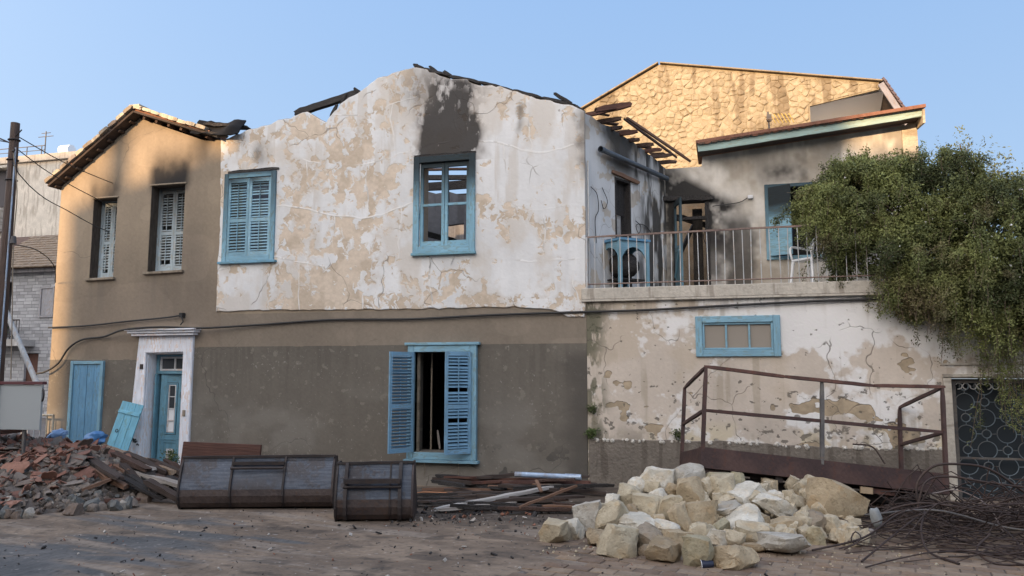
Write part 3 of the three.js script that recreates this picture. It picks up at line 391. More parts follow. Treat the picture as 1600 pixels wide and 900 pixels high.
// the entrance: white surround, cornice, leaning blue door with a glazed strip and a fanlight
{
  const g = plate([[-11.42, -0.05], [-11.05, -0.05], [-11.05, 2.40], [-10.19, 2.41], [-10.19, -0.05], [-9.97, -0.05], [-9.97, 2.74], [-11.24, 2.74]], [], 0.06, null, 0.015); g.translate(0, 0, 0.06);
  W('door_surround', uvBox(g), M.white, house);
  W('door_reveal', [span(-11.068, -11.04, 0.1, 2.40, -0.34, -0.002, 0.005), span(-10.2, -10.172, 0.1, 2.40, -0.34, -0.002, 0.005), span(-11.038, -10.202, 2.38, 2.418, -0.34, -0.002, 0.005)], M.white, house);
  W('door_cornice', [bev(1.44, 0.05, 0.16, -10.62, 2.77, 0.08, 0, 0, 0.004), bev(1.56, 0.045, 0.2, -10.63, 2.82, 0.1, 0, 0, 0.004), bev(1.62, 0.03, 0.24, -10.64, 2.86, 0.12, 0, 0, 0.004)], M.white, house);
  W('threshold', bev(0.9, 0.14, 0.4, -10.62, 0.09, -0.15), M.creamDark, house);
  W('door_frame', [span(-11.035, -10.96, 0.14, 2.37, -0.33, -0.24, 0.006), span(-10.235, -10.205, 0.14, 2.37, -0.33, -0.24, 0.006), span(-10.955, -10.24, 2.335, 2.37, -0.33, -0.24, 0.006), span(-10.955, -10.24, 1.985, 2.045, -0.34, -0.21, 0.006)], M.doorBlue, house);
  const fl = W('fanlight', [span(-10.95, -10.91, 2.05, 2.33, -0.3, -0.25), span(-10.285, -10.245, 2.05, 2.33, -0.3, -0.25), span(-10.615, -10.585, 2.05, 2.33, -0.3, -0.25), span(-10.91, -10.285, 2.295, 2.33, -0.299, -0.251), span(-10.91, -10.285, 2.05, 2.085, -0.299, -0.251)], M.whitePaint, house);
  for (const x of [-10.755, -10.44]) L('pane', box(0.3, 0.22, 0.006), M.glassDark, fl, [x + 7.8, 2.19, -0.275]);
  const leaf = L('door', [span(0, 0.14, 0, 1.84, -0.022, 0.022, 0.004), span(0.39, 0.56, 0, 1.84, -0.022, 0.022, 0.004), span(0.14, 0.39, 1.66, 1.84, -0.021, 0.021, 0.004), span(0.14, 0.39, 0.46, 0.62, -0.021, 0.021, 0.004), span(0.14, 0.39, 0, 0.12, -0.021, 0.021, 0.004), span(0.13, 0.4, 0.12, 0.46, -0.008, 0.008), ...frameRect(0.15, 0.38, 0.63, 1.65, 0.03, 0.0, 0.034, 0.004), span(0, 0.56, 0.52, 0.545, 0.02, 0.034)], M.doorBlue, house, [-10.93 + 7.8, 0.15, -0.27], [0, 0.10, -0.012]);
  L('glazing_bar', [...frameRect(0.185, 0.345, 0.665, 1.615, 0.018, 0.0, 0.03, 0.003), ...[0.9, 1.14, 1.38].map(y => span(0.203, 0.327, y - 0.009, y + 0.009, 0.002, 0.028))], M.whitePaint, leaf);
  for (const [y, m] of [[0.792, M.plastic], [1.02, M.plastic], [1.26, M.glassDark], [1.49, M.glassDark]]) L('pane', box(0.122, 0.215, 0.006), m, leaf, [0.265, y, 0.004]);
  L('white_patch', box(0.15, 0.2, 0.006), M.whitePaint, leaf, [0.27, 0.24, 0.014]);
  L('door_handle', [rod([0.5, 0.86, 0.02], [0.5, 0.86, 0.07], 0.012), rod([0.5, 0.86, 0.065], [0.5, 0.76, 0.065], 0.01)], M.darkSteel, leaf);
  L('door_knocker', bev(0.05, 0.12, 0.03, 0.48, 1.42, 0.03), M.darkSteel, leaf);
  W('second_door_leaf', span(-10.99, -10.955, 0.15, 1.98, -0.235, -0.16, 0.004), M.doorBlue, house);
  W('number_plaque', bev(0.075, 0.1, 0.015, -11.13, 2.13, 0.068), M.darkSteel, house);
  W('bell_plate', bev(0.06, 0.12, 0.02, -10.09, 1.22, 0.07), M.creamDark, house);
  const sc = (pts, r = 0.008) => tube(pts.map(([x, y]) => [x, y, 0.062]), r, 16, 5);
  W('scrawl', [sc([[-11.36, 0.70], [-11.33, 0.66], [-11.31, 0.71]]), sc([[-11.27, 0.66], [-11.25, 0.72], [-11.23, 0.63], [-11.22, 0.70]]), sc([[-11.2, 0.62], [-11.17, 0.67], [-11.19, 0.70], [-11.2, 0.63], [-11.13, 0.66]]), sc([[-11.16, 0.58], [-11.13, 0.60], [-11.1, 0.57]], 0.012)], M.cable, house);
}
// side wall to the balcony, running back at an angle
const SW = THREE.MathUtils.degToRad(63.07);
{
  const top = wobble([[2.84, 6.2], [1.9, 6.40], [0.9, 6.55], [0.0, 6.62]], 0.12, 0.04, 17, false);
  const g = plate([[0.0, 3.3], [2.84, 3.3], ...top], [rect(0.97, 1.46, 3.48, 5.62)], 0.3, S_side);
  const w = L('side_wall', g, M.side, house, [-2.135 + 7.8, 0, -0.01], [0, SW, 0]);
  L('door_frame', [...frameRect(0.95, 1.48, 3.44, 5.64, 0.045, -0.2, 0.012).map((q, i) => q)], M.char, w);
  L('charred_panel', box(0.4, 0.62, 0.02, 1.215, 5.28, -0.12), M.char, w);
  L('door_panel', box(0.33, 1.5, 0.02, 1.15, 4.2, -0.14), mat([0.5, 0.5, 0.51], { map: S_concrete.map }), w);
  L('gutter_pipe', [rod([0.38, 6.02, 0.1], [2.7, 5.92, 0.1], 0.05, 10), rod([0.36, 6.02, 0.1], [0.46, 6.018, 0.1], 0.058, 10)], tm(S_metal, [0.14, 0.155, 0.16], 0.002, { roughness: 0.6 }), w);
  L('lintel_board', beam([0.85, 5.72, 0.03], [1.75, 5.66, 0.03], 0.05, 0.07, 6, 0.02, 2), M.brownWood, w);
  L('hanging_wire', [tube([[0.15, 5.3, 0.03], [0.3, 5.2, 0.05], [0.36, 4.9, 0.04], [0.25, 4.75, 0.05], [0.3, 4.3, 0.03]], 0.008, 20, 5), tube([[0.5, 5.35, 0.03], [0.62, 5.1, 0.06], [0.52, 4.95, 0.05], [0.45, 5.1, 0.04]], 0.007, 20, 5), tube([[1.6, 4.9, 0.03], [1.72, 4.8, 0.07], [1.66, 4.65, 0.06], [1.58, 4.8, 0.05], [1.95, 4.85, 0.03], [2.2, 4.7, 0.03]], 0.008, 24, 5)], M.cable, w);
  L('wall_pipe', rod([0.06, 3.5, 0.04], [0.06, 5.75, 0.04], 0.018), M.railWhite, w);
  const r = RNG(12);
  for (let i = 0; i < 9; i++) { const s = 0.28 + i * 0.3, y = 6.68 - 0.155 * s, d = i < 2 ? 0.62 - i * 0.2 : 0.20 + r() * 0.2, dx = i === 0 ? 0.3 : (r() - 0.5) * 0.06; L('rafter', beam([s, y + 0.05, -0.35], [s + dx, y - 0.02 + (i < 1 ? 0.16 : 0), d], 0.062, 0.072, 5, 0.026, i), i % 3 ? M.charBrown : M.redWood, w); }
  L('batten', beam([0.75, 6.63, 0.42], [2.95, 6.26, 0.5], 0.04, 0.045, 6, 0.01, 4), M.brownWood, w);
  L('batten', beam([1.0, 6.72, 0.2], [2.9, 6.38, 0.22], 0.04, 0.04, 6, 0.01, 5), M.charBrown, w);
  L('batten', beam([0.15, 6.68, 0.15], [0.75, 6.86, 0.5], 0.09, 0.09, 4, 0.02, 6), M.redWood, w);
  L('loose_tile', [0, 1, 2, 3, 4, 5].map(i => box(0.16, 0.02, 0.3, 0.5 + i * 0.4, 6.72 - i * 0.06, -0.1 + r() * 0.2, 0.3 * r(), r(), 0.2 * r())), M.tileDark, w);
}
// what is left inside and of the roof
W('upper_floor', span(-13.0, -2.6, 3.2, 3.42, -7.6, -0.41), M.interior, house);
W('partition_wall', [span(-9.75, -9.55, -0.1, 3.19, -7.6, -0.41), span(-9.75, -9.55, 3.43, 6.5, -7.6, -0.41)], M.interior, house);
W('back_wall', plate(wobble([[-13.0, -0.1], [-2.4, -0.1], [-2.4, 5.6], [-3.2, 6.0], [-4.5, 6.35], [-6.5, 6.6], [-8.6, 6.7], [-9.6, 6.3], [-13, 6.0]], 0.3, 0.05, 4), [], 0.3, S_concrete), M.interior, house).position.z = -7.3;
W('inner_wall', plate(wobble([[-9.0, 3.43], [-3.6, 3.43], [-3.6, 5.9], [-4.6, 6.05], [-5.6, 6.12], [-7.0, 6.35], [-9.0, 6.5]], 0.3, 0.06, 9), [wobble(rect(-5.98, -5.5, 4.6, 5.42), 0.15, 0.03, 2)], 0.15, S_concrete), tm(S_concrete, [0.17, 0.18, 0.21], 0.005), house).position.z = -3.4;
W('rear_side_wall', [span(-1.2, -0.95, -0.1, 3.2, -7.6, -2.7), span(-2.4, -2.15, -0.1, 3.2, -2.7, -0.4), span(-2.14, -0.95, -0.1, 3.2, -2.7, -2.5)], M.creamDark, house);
W('room_shade_panel', [span(-6.0, -3.4, 0.1, 3.1, -3.2, -3.1)], mat([0.03, 0.029, 0.028]), house);  // near-black panel behind the window; shade of the unlit room put into its colour
for (const [a, b, w, h, m] of [[[-8.5, 7.50, -1], [-7.0, 7.82, -1], 0.12, 0.13, 0], [[-9.4, 6.6, -3], [-4.2, 7.05, -3], 0.09, 0.12, 0], [[-6.9, 6.55, -4.3], [-2.4, 6.45, -4.3], 0.07, 0.06, 1], [[-7.6, 6.95, -4.6], [-2.6, 6.62, -4.6], 0.12, 0.11, 0], [[-7.2, 7.2, -4.9], [-3.0, 6.98, -4.9], 0.1, 0.05, 1], [[-8.2, 6.5, -4.0], [-3.0, 6.66, -4.6], 0.06, 0.2, 0], [[-7.4, 6.3, -4.1], [-2.4, 6.2, -4.1], 0.07, 0.07, 0], [[-6.6, 5.35, -1.6], [-5.0, 3.9, -1.3], 0.1, 0.12, 0], [[-6.0, 5.0, -2.0], [-5.2, 4.75, -2.0], 0.1, 0.12, 0], [[-5.45, 3.45, -1.9], [-5.4, 6.2, -1.9], 0.12, 0.12, 0]]) W('charred_beam', beam(a, b, w, h, 10, 0.025, a[0]), m ? M.charBrown : M.char, house);
{ // charred wood left along the top of the wall
  const r = RNG(8), R2 = topLine.filter(p => p[0] > -5.6).reverse();
  for (let i = 0; i < R2.length - 1; i++) { const [ax, ay] = R2[i], [bx, by] = R2[i + 1]; W('verge_board', beam([ax, ay + 0.035 + r() * 0.02, -0.12], [bx - 0.01, by + 0.035 + r() * 0.02, -0.12], 0.16, 0.05, 6, 0.03, i), M.char, house); }
  for (const [x, y, x2, y2] of [[-5.42, 7.94, -5.28, 7.78], [-5.15, 7.88, -4.93, 7.69], [-4.86, 7.76, -4.66, 7.60], [-6.72, 7.58, -6.62, 7.5], [-2.7, 7.1, -2.4, 6.9]]) W('splinter', beam([x, y, -0.2], [x2, y2, -0.25], 0.05, 0.06, 3, 0.02, x), M.char, house);
  for (const [x, y, x2, y2] of [[-6.80, 7.42, -6.9, 7.22], [-7.0, 7.2, -7.12, 7.0]]) W('splinter', beam([x, y, 0.0], [x2, y2, 0.0], 0.06, 0.05, 3, 0.03, x), M.char, house);
}
{ // roof over the gable
  const slope = (x0, y0, x1, y1, z0, z1, t) => { const l = Math.hypot(x1 - x0, y1 - y0), a = Math.atan2(y1 - y0, x1 - x0); return box(l, t, z0 - z1, (x0 + x1) / 2, (y0 + y1) / 2, (z0 + z1) / 2, 0, 0, a); };
  W('roof_boards', [slope(-13.58, 5.95, -11.52, 7.40, 0.24, -7.6, 0.04), slope(-11.51, 7.40, -9.7, 6.78, 0.24, -7.6, 0.04)], M.darkWood, house);
  const roof = W('roof', [slope(-13.61, 5.99, -11.52, 7.45, 0.2, -7.7, 0.05), slope(-11.51, 7.45, -9.7, 6.83, 0.2, -7.7, 0.05)], M.tileRed, house);
  const r = RNG(3);
  const verge = (x0, y0, x1, y1, n, m) => { for (let i = 0; i < n; i++) { const t0 = i / n, t1 = (i + 0.94) / n; L('verge_tile', beam([lerp(x0, x1, t0) + 7.8, lerp(y0, y1, t0) + 0.005 + r() * 0.02, 0.2 + r() * 0.03], [lerp(x0, x1, t1) + 7.8, lerp(y0, y1, t1) + 0.005 + r() * 0.02, 0.2 + r() * 0.03], 0.17, 0.06 + r() * 0.02, 5, 0.016, i + x0), m[i % m.length], roof); } };
  verge(-13.64, 6.0, -11.52, 7.49, 11, [M.creamDark, M.cream, M.creamDark, M.tileGrey, M.cream]); verge(-11.48, 7.48, -9.75, 6.86, 8, [M.cream]);
  L('ridge_tile', bev(0.26, 0.09, 0.3, -11.5 + 7.8, 7.5, 0.1), M.cream, roof);
  for (let i = 0; i < 8; i++) { const t = (i + 0.4) / 8; W('purlin', bev(0.06, 0.05, 0.42, lerp(-13.58, -11.52, t), lerp(5.95, 7.40, t) - 0.06, -0.06, 0, 0, 0.6), M.darkWood, house); }
  for (let i = 0; i < 6; i++) { const t = (i + 0.7) / 6; W('purlin', bev(0.06, 0.055, 0.46, lerp(-11.52, -9.7, t), lerp(7.40, 6.78, t) - 0.065, -0.06, 0, 0, -0.35), M.charBrown, house); }
  const sh = new THREE.PlaneGeometry(1.05, 0.45, 12, 6), p = sh.attributes.position; for (let i = 0; i < p.count; i++) p.setZ(i, (fb(p.getX(i) * 3, p.getY(i) * 3, 3) - 0.5) * 0.22);
  sh.computeVertexNormals(); const g2 = sh.clone(); g2.translate(0, 0, -0.02); const ii = g2.index.array; for (let i = 0; i < ii.length; i += 3) { const q = ii[i]; ii[i] = ii[i + 1]; ii[i + 1] = q; } g2.computeVertexNormals();
  W('charred_roof_sheet', [sh, g2].map(q => move(q.toNonIndexed(), -9.55, 6.93, 0.12, -0.75, 0.1, -0.06)), mat([0.004, 0.004, 0.005], { roughness: 1 }), house);
  for (const q of [beam([-10.15, 6.92, 0.18], [-9.35, 6.72, 0.12], 0.12, 0.05, 8, 0.03, 2), beam([-9.9, 7.02, 0.05], [-9.0, 6.94, -0.1], 0.2, 0.05, 8, 0.04, 5), beam([-9.75, 6.82, 0.22], [-9.5, 6.7, 0.2], 0.05, 0.05, 3, 0.02, 6)]) W('charred_batten', q, M.char, house);
}
// cables across the front
{
  const c1 = tube([[-13.5, 2.95, 0.05], [-12.6, 2.97, 0.06], [-11.5, 3.05, 0.06], [-10.6, 3.11, 0.06], [-10.3, 3.14, 0.07]], 0.018, 40, 6);
  solo('wall_cable', 'short black cable from the house corner to the bracket above the door', 'cable', c1, M.cable, null, null);
  solo('cable_bracket', 'small dark insulator bracket on the beige wall above the entrance', 'bracket', [bev(0.08, 0.09, 0.1, -10.25, 3.15, 0.05), rod([-10.25, 3.15, 0.09], [-10.18, 3.02, 0.1], 0.012), rod([-10.18, 3.02, 0.1], [-10.24, 2.95, 0.1], 0.012)], M.cable);
  const pts = [[-13.75, 1.98, 0.2], [-13.45, 2.02, 0.14], [-13.15, 2.2, 0.1], [-12.95, 2.5, 0.07], [-12.65, 2.68, 0.06], [-12.1, 2.74, 0.06], [-11.5, 2.86, 0.22], [-10.6, 2.905, 0.26], [-9.75, 2.88, 0.14], [-8.5, 2.93, 0.05], [-6.96, 3.0, 0.04], [-5.4, 2.985, 0.045], [-3.8, 3.03, 0.05], [-2.3, 3.05, 0.05], [-1.2, 3.06, 0.05], [0.3, 3.11, 0.05], [1.6, 3.15, 0.05], [2.6, 3.17, 0.05], [3.4, 3.24, 0.1], [5.2, 3.3, 0.1]];
  solo('wall_cable', 'long black cable looping from the left corner along the whole front', 'cable', tube(pts, 0.02, 200, 6), M.cable);
}
// ---------------------------------------------------------------- the lower wing with its balcony
const AB = [1.2, 0, -1.2];
const annex = thing('balcony_wing', 'lower wing with peeling ground-floor wall, open balcony and sooty upper room', 'house', AB);
W('wall', plate([[-2.12, -0.1], [3.5, -0.1], [3.5, 1.92], [5.06, 1.92], [5.06, -0.1], [9.5, -0.1], [9.5, 3.24], [-2.12, 3.24]], [rect(-0.19, 0.95, 2.37, 2.85)], 0.35, S_annex), M.annex, annex);
{ const top = wobble([[3.46, 0.83], [2.2, 0.83], [1.2, 0.86], [0, 0.9], [-1.2, 0.885], [-2.1, 0.875]], 0.1, 0.03, 23, false); const g = plate([[-2.1, -0.1], [3.46, -0.1], ...top], [], 0.03, null, 0.01); g.translate(0, 0, 0.022); W('plinth', uvBox(g), tm(S_concrete, [0.215, 0.19, 0.165], 0.012), annex);
  const r = RNG(44), lumps = []; for (let i = 0; i < 60; i++) { const x = -2 + r() * 5.3; lumps.push(uvBox(move(new THREE.IcosahedronGeometry(0.02 + r() * 0.03, 0), x, 0.87 + (r() - 0.5) * 0.03 - (x > 1 ? 0.03 : 0), 0.01, r() * 3, r() * 3, 0).scale(1, 1, 1))); } const o = W('plaster_crumbs', lumps, tm(S_concrete, [0.66, 0.64, 0.6], 0.01), annex); o.userData.kind = 'stuff'; }
W('balcony_slab', [bev(11.7, 0.2, 2.58, 3.65, 3.36, -1.22, 0, 0, 0, 0.015)], M.concrete, annex);
W('slab_edge', bev(11.7, 0.035, 0.05, 3.65, 3.243, 0.05), M.concrete, annex);
W('wing_side_wall', [span(9.15, 9.5, -0.1, 3.23, -5, -0.36), span(3.48, 3.82, 3.47, 6.3, -5, -2.76)], M.creamDark, annex);
{ // low window with three panes
  const f = W('window_frame', [...frameRect(-0.29, 1.05, 2.27, 2.94, 0.11, -0.08, 0.045).map(g => g), ...frameRect(-0.18, 0.94, 2.38, 2.83, 0.035, -0.05, 0.02), span(0.185, 0.215, 2.415, 2.795, -0.045, 0.015), span(0.55, 0.58, 2.415, 2.795, -0.045, 0.015)], M.blue, annex);
  for (const [x0, x1] of [[-0.145, 0.185], [0.215, 0.55], [0.58, 0.905]]) L('pane', box(x1 - x0, 0.38, 0.006), M.glassDusty, f, [(x0 + x1) / 2 - AB[0], 2.605, -0.02 - AB[2]]);
}
{ // railing
  const rail = W('railing', [beam([-2.1, 4.36, 0.03], [2.5, 4.40, 0.03], 0.035, 0.03, 12, 0.008, 3), rod([-2.1, 3.53, 0.03], [2.5, 3.54, 0.03], 0.012), rod([-2.1, 4.36, 0.03], [-2.1, 4.3, -0.1], 0.012)], M.railRust, annex);
  const r = RNG(21); let x = -2.1; while (x < 2.5) { const t = (r() - 0.5) * 0.025, thick = Math.abs(x + 2.1) < 0.01 ? 0.022 : 0.0085; L('baluster', rod([x + t - AB[0], 3.45, 0.03 - AB[2] + (r() - 0.5) * 0.01], [x - AB[0], 4.36 + 0.04 * (x + 2.1) / 4.6, 0.03 - AB[2]], thick, 6), M.railWhite, rail); x += 0.145 + (r() - 0.5) * 0.012; }
}
{ // upper room
  W('upper_wall', plate([[-0.98, 3.42], [3.84, 3.42], [3.84, 6.72], [2.0, 6.56], [-0.12, 6.36], [-0.14, 6.16], [-0.98, 6.16]], [rect(-0.74, -0.02, 3.47, 5.46), rect(1.06, 2.3, 4.22, 5.68)], 0.26, S_upper), M.upper, annex).position.z = -2.5;
  W('charred_lintel', beam([-0.98, 5.53, -2.46], [0.05, 5.50, -2.46], 0.1, 0.1, 10, 0.03, 8), M.char, annex);
  W('door_frame', [span(-0.74, -0.66, 3.47, 5.45, -2.62, -2.47), span(-0.1, -0.02, 3.47, 5.45, -2.62, -2.47), span(-0.66, -0.1, 5.08, 5.14, -2.6, -2.48)], M.char, annex);
  const d = L('door', [span(0, 0.1, 0, 1.93, -0.02, 0.02), span(0.5, 0.6, 0, 1.93, -0.02, 0.02), span(0.1, 0.5, 1.83, 1.93, -0.019, 0.019), span(0.1, 0.5, 0.9, 1.0, -0.019, 0.019), span(0.1, 0.5, 0, 0.12, -0.019, 0.019), span(0.1, 0.5, 0.12, 0.9, -0.006, 0.006)].map(g => tint(g, (x, y) => sootTint(0.35 + 0.6 * ss(0.7, 1.9, y)))), M.blueS, annex, [-0.70 - AB[0], 3.5, -2.5 - AB[2]], [0, -1.32, 0]);
  L('brace', beam([0.08, 0.4, 0.03], [0.5, 0.9, 0.03], 0.03, 0.05), M.doorBlue, d);
  W('inside_wall', [span(-1.3, -0.75, 3.45, 4.9, -4.9, -4.8), span(-0.75, 3.2, 3.45, 6.6, -4.9, -4.8)], tm(S_stone, [0.34, 0.27, 0.2], 0.01), annex); W('inside_post', span(-0.36, -0.16, 3.47, 5.4, -3.2, -3.0), tm(S_char, [0.05, 0.045, 0.04], 0.01), annex);
  W('charred_beam', [beam([-0.7, 5.25, -2.9], [0.1, 5.05, -3.4], 0.08, 0.1, 6, 0.03, 3), beam([-0.75, 4.2, -3.0], [-0.3, 5.2, -3.3], 0.06, 0.07, 6, 0.02, 4)], M.char, annex);
  W('window_frame', [...frameRect(1.05, 2.31, 4.2, 5.7, 0.07, -2.56, -2.45)].map(g => tint(g, (x, y) => sootTint(ss(4.9, 5.5, y) * 0.85))), M.blueS, annex);
  for (const [x, w, a] of [[1.12, 0.44, -0.5]]) { const s = L('shutter', [0, 1, 2, 3, 4, 5, 6, 7].map(i => tint(span(0, w, i * 0.17, (i + 1) * 0.17, -0.015, 0.015), (X, Y) => sootTint(ss(0.62, 0.95, Y + 0.25 * (fb(X * 8, Y * 5, 2) - 0.5))))), M.blueS, annex, [x - AB[0], 4.27, -2.44 - AB[2]], [0, a, 0]); s.name = 'shutter'; }
  W('room_shade_panel', span(0.9, 2.5, 4.0, 5.9, -3.4, -3.3), mat([0.02, 0.02, 0.022]), annex);  // black panel at the back of the opening, room shade painted as its colour
  // eaves
  const sl = Math.atan2(0.35, 4.05);
  W('fascia', beam([-0.2, 6.45, -2.12], [3.86, 6.83, -2.12], 0.035, 0.20, 20, 0.008, 2), M.teal, annex);
  W('soffit', beam([-0.18, 6.385, -2.32], [3.84, 6.765, -2.32], 0.36, 0.03), M.darkWood, annex);
  const roof = W('roof', move(box(4.15, 0.06, 3.2, 0, 0, 0), 1.83, 6.93, -3.6, 0.13, 0, sl), M.tileRed, annex);
  const r = RNG(61), g0 = []; for (let k = 0; k < 3; k++) { const c = new THREE.CylinderGeometry(0.075, 0.062, 0.36, 8, 1, false, -Math.PI / 2, Math.PI); c.rotateX(Math.PI / 2); c.scale(1, 0.55, 1); g0.push(uvBox(c)); }
  const ms = [M.tileRed, M.tileDark, M.tileRed]; for (let i = 0; i < 32; i++) { const t = (i + 0.5) / 32; L('roof_tile', g0[i % 3], ms[Math.floor(r() * 3)], roof, [lerp(-0.2, 3.88, t) - AB[0], lerp(6.545, 6.925, t) - AB[1] + (r() - 0.5) * 0.012, -2.22 - AB[2]], [0.12, (r() - 0.5) * 0.1, sl]); }
  W('verge_board', beam([3.87, 6.72, -2.05], [3.87, 6.95, -5.0], 0.04, 0.26), M.cream, annex);
  W('corner_pier', span(3.58, 3.845, 3.45, 6.6, -2.499, -2.46), M.cream, annex);
  W('wall_wire', [tube([[0.05, 5.32, -2.45], [0.6, 5.38, -2.45], [0.72, 5.45, -2.45]], 0.01, 12, 5), tube([[-0.1, 5.3, -2.4], [-0.06, 5.0, -2.38], [-0.14, 4.7, -2.4], [-0.08, 4.5, -2.4]], 0.008, 14, 5)], M.cable, annex);
  W('lamp_socket', bev(0.1, 0.07, 0.06, 0.78, 5.47, -2.47), M.whitePaint, annex);
}
{ // wrought iron gate
  const g = thing('iron_gate', 'pale wrought-iron gate of large and small rings in the right wall', 'gate', [4.4, 0, -0.1]);
  W('gate_frame', [span(3.53, 3.58, 0.05, 1.9, -0.13, -0.09), span(3.58, 5.05, 1.85, 1.9, -0.13, -0.09), span(3.58, 5.05, 0.7, 0.73, -0.125, -0.095), span(3.58, 5.05, 0.08, 0.12, -0.125, -0.095)], M.greyPost, g);
  W('gate_sheet', span(3.5, 5.05, 0.02, 1.91, -0.34, -0.3), mat([0.018, 0.026, 0.034], { roughness: 0.5 }), g);
  const big = new THREE.TorusGeometry(0.13, 0.007, 5, 24), small = new THREE.TorusGeometry(0.062, 0.0085, 5, 16), mm = tm(S_metal, [0.22, 0.26, 0.26], 0.001, { roughness: 0.7 });
  for (let j = 0; j < 8; j++) for (let i = 0; i < 6; i++) { const x = 3.70 + i * 0.27, y = 0.12 + j * 0.24; if (y > 1.82) continue; const b = (i + j) % 2 === 0; L('ring', b ? big : small, mm, g, [x - 4.4, y, -0.01]); const lk = []; lk.push(rod([x - 4.4 + (b ? 0.13 : 0.062), y, -0.01], [x - 4.4 + 0.27 - (b ? 0.062 : 0.13), y, -0.01], 0.006, 5)); if (j < 7) lk.push(rod([x - 4.4, y + (b ? 0.13 : 0.062), -0.01], [x - 4.4, y + 0.24 - (b ? 0.062 : 0.13), -0.01], 0.006, 5)); L('link', lk, mm, g); }
  const dr = RNG(3); W('scroll_trim', [0, 1, 2, 3, 4, 5, 6, 7].map(i => move(new THREE.TorusGeometry(0.045, 0.008, 5, 12, 4.5), 3.63 + i * 0.1, 1.8, -0.11, 0, 0, dr() * 6)), M.railWhite, g);
  solo('gate_surround', 'pale plaster gate post and lintel ledge on the right under the vine', 'gate post', [span(3.385, 3.5, 0.0, 1.93, -0.3, 0.03, 0.01), span(3.385, 5.4, 1.935, 1.99, -0.3, 0.05, 0.01), span(3.385, 5.4, 2.12, 2.15, -0.02, 0.025, 0.006)], M.concrete);
}
// on the balcony
{
  const t = thing('blue_table', 'scorched blue wooden table with arched aprons on the balcony behind the railing', 'table', [-1.55, 3.47, -0.75]); t.rotation.y = 0.82;
  const q = (x, y, z) => [x, y, z];
  L('tabletop', bev(0.74, 0.045, 0.66, 0, 0.91, 0, 0, 0.03, 0.03), M.blueDeep, t); L('tabletop_char', bev(0.66, 0.02, 0.56, 0.02, 0.944, -0.02, 0, 0.06, 0.03), M.char, t);
  for (const [x, z] of [[-0.32, 0.28], [0.32, 0.28], [-0.32, -0.28], [0.32, -0.28]]) L('leg', bev(0.06, 0.88, 0.06, x, 0.44, z), M.blue, t);
  const arch = w => { const s = new THREE.Shape(); s.moveTo(-w / 2, 0.22); s.lineTo(w / 2, 0.22); s.lineTo(w / 2, -0.1); s.quadraticCurveTo(w * 0.36, 0.1, 0, 0.12); s.quadraticCurveTo(-w * 0.36, 0.1, -w / 2, -0.1); s.lineTo(-w / 2, 0.22); return uvBox(new THREE.ExtrudeGeometry(s, { depth: 0.025, bevelEnabled: false })); };
  for (const z of [-0.28, 0.268]) L('apron', arch(0.575), M.blue, t, [0, 0.66, z]); for (const x of [-0.33, 0.31]) L('apron', arch(0.495), M.blue, t, [x, 0.66, 0], [0, Math.PI / 2, 0]);
  L('shelf', bev(0.6, 0.03, 0.5, 0, 0.2, 0), M.char, t);
  solo('burnt_sack', 'blackened bundle lying under the blue balcony table', 'bundle', uvBox(toCreasedNormals((() => { const s = new THREE.IcosahedronGeometry(0.26, 3), p = s.attributes.position; for (let i = 0; i < p.count; i++) { const k = 0.8 + 0.5 * fb3(p.getX(i) * 6, p.getY(i) * 6, p.getZ(i) * 6); p.setXYZ(i, p.getX(i) * k * 1.2, p.getY(i) * k, p.getZ(i) * k); } return s; })(), 0.8)), M.char, [-1.55, 3.93, -0.75]).scale.setScalar(0.85);
  // monobloc chair
  const c = thing('plastic_chair', 'white plastic armchair on the balcony beside the vine', 'chair', [1.62, 3.47, -0.45]); c.rotation.y = -0.9;
  const seat = new THREE.Shape(); seat.moveTo(-0.22, -0.21); seat.quadraticCurveTo(0, -0.25, 0.22, -0.21); seat.lineTo(0.2, 0.2); seat.lineTo(-0.2, 0.2); seat.lineTo(-0.22, -0.21);
  const sg = new THREE.ExtrudeGeometry(seat, { depth: 0.02, bevelEnabled: true, bevelSize: 0.008, bevelThickness: 0.008, bevelSegments: 2 }); sg.rotateX(Math.PI / 2); L('seat', sg, M.plastic, c, [0, 0.43, 0]);
  for (const [x, z] of [[-0.21, 0.2], [0.21, 0.2], [-0.2, -0.2], [0.2, -0.2]]) { const l = new THREE.CylinderGeometry(0.028, 0.022, 0.43, 8); l.rotateZ(x > 0 ? 0.1 : -0.1); l.rotateX(z > 0 ? -0.08 : 0.12); L('leg', l, M.plastic, c, [x * 1.08, 0.21, z * 1.05]); }
  const back = []; for (let i = 0; i < 6; i++) { const a = (i - 2.5) * 0.07; back.push(tube([[a, 0.43, -0.2], [a * 1.1, 0.62, -0.25], [a * 1.15, 0.8, -0.3]], 0.013, 8, 6)); } back.push(tube([[-0.23, 0.62, -0.18], [-0.21, 0.8, -0.27], [-0.1, 0.86, -0.31], [0, 0.87, -0.32], [0.1, 0.86, -0.31], [0.21, 0.8, -0.27], [0.23, 0.62, -0.18]], 0.02, 30, 7)); L('backrest', back, M.plastic, c);
  for (const s of [-1, 1]) L('armrest', [tube([[s * 0.23, 0.64, -0.18], [s * 0.27, 0.66, 0], [s * 0.26, 0.65, 0.18], [s * 0.235, 0.55, 0.22], [s * 0.22, 0.43, 0.2]], 0.02, 20, 7)], M.plastic, c);
}

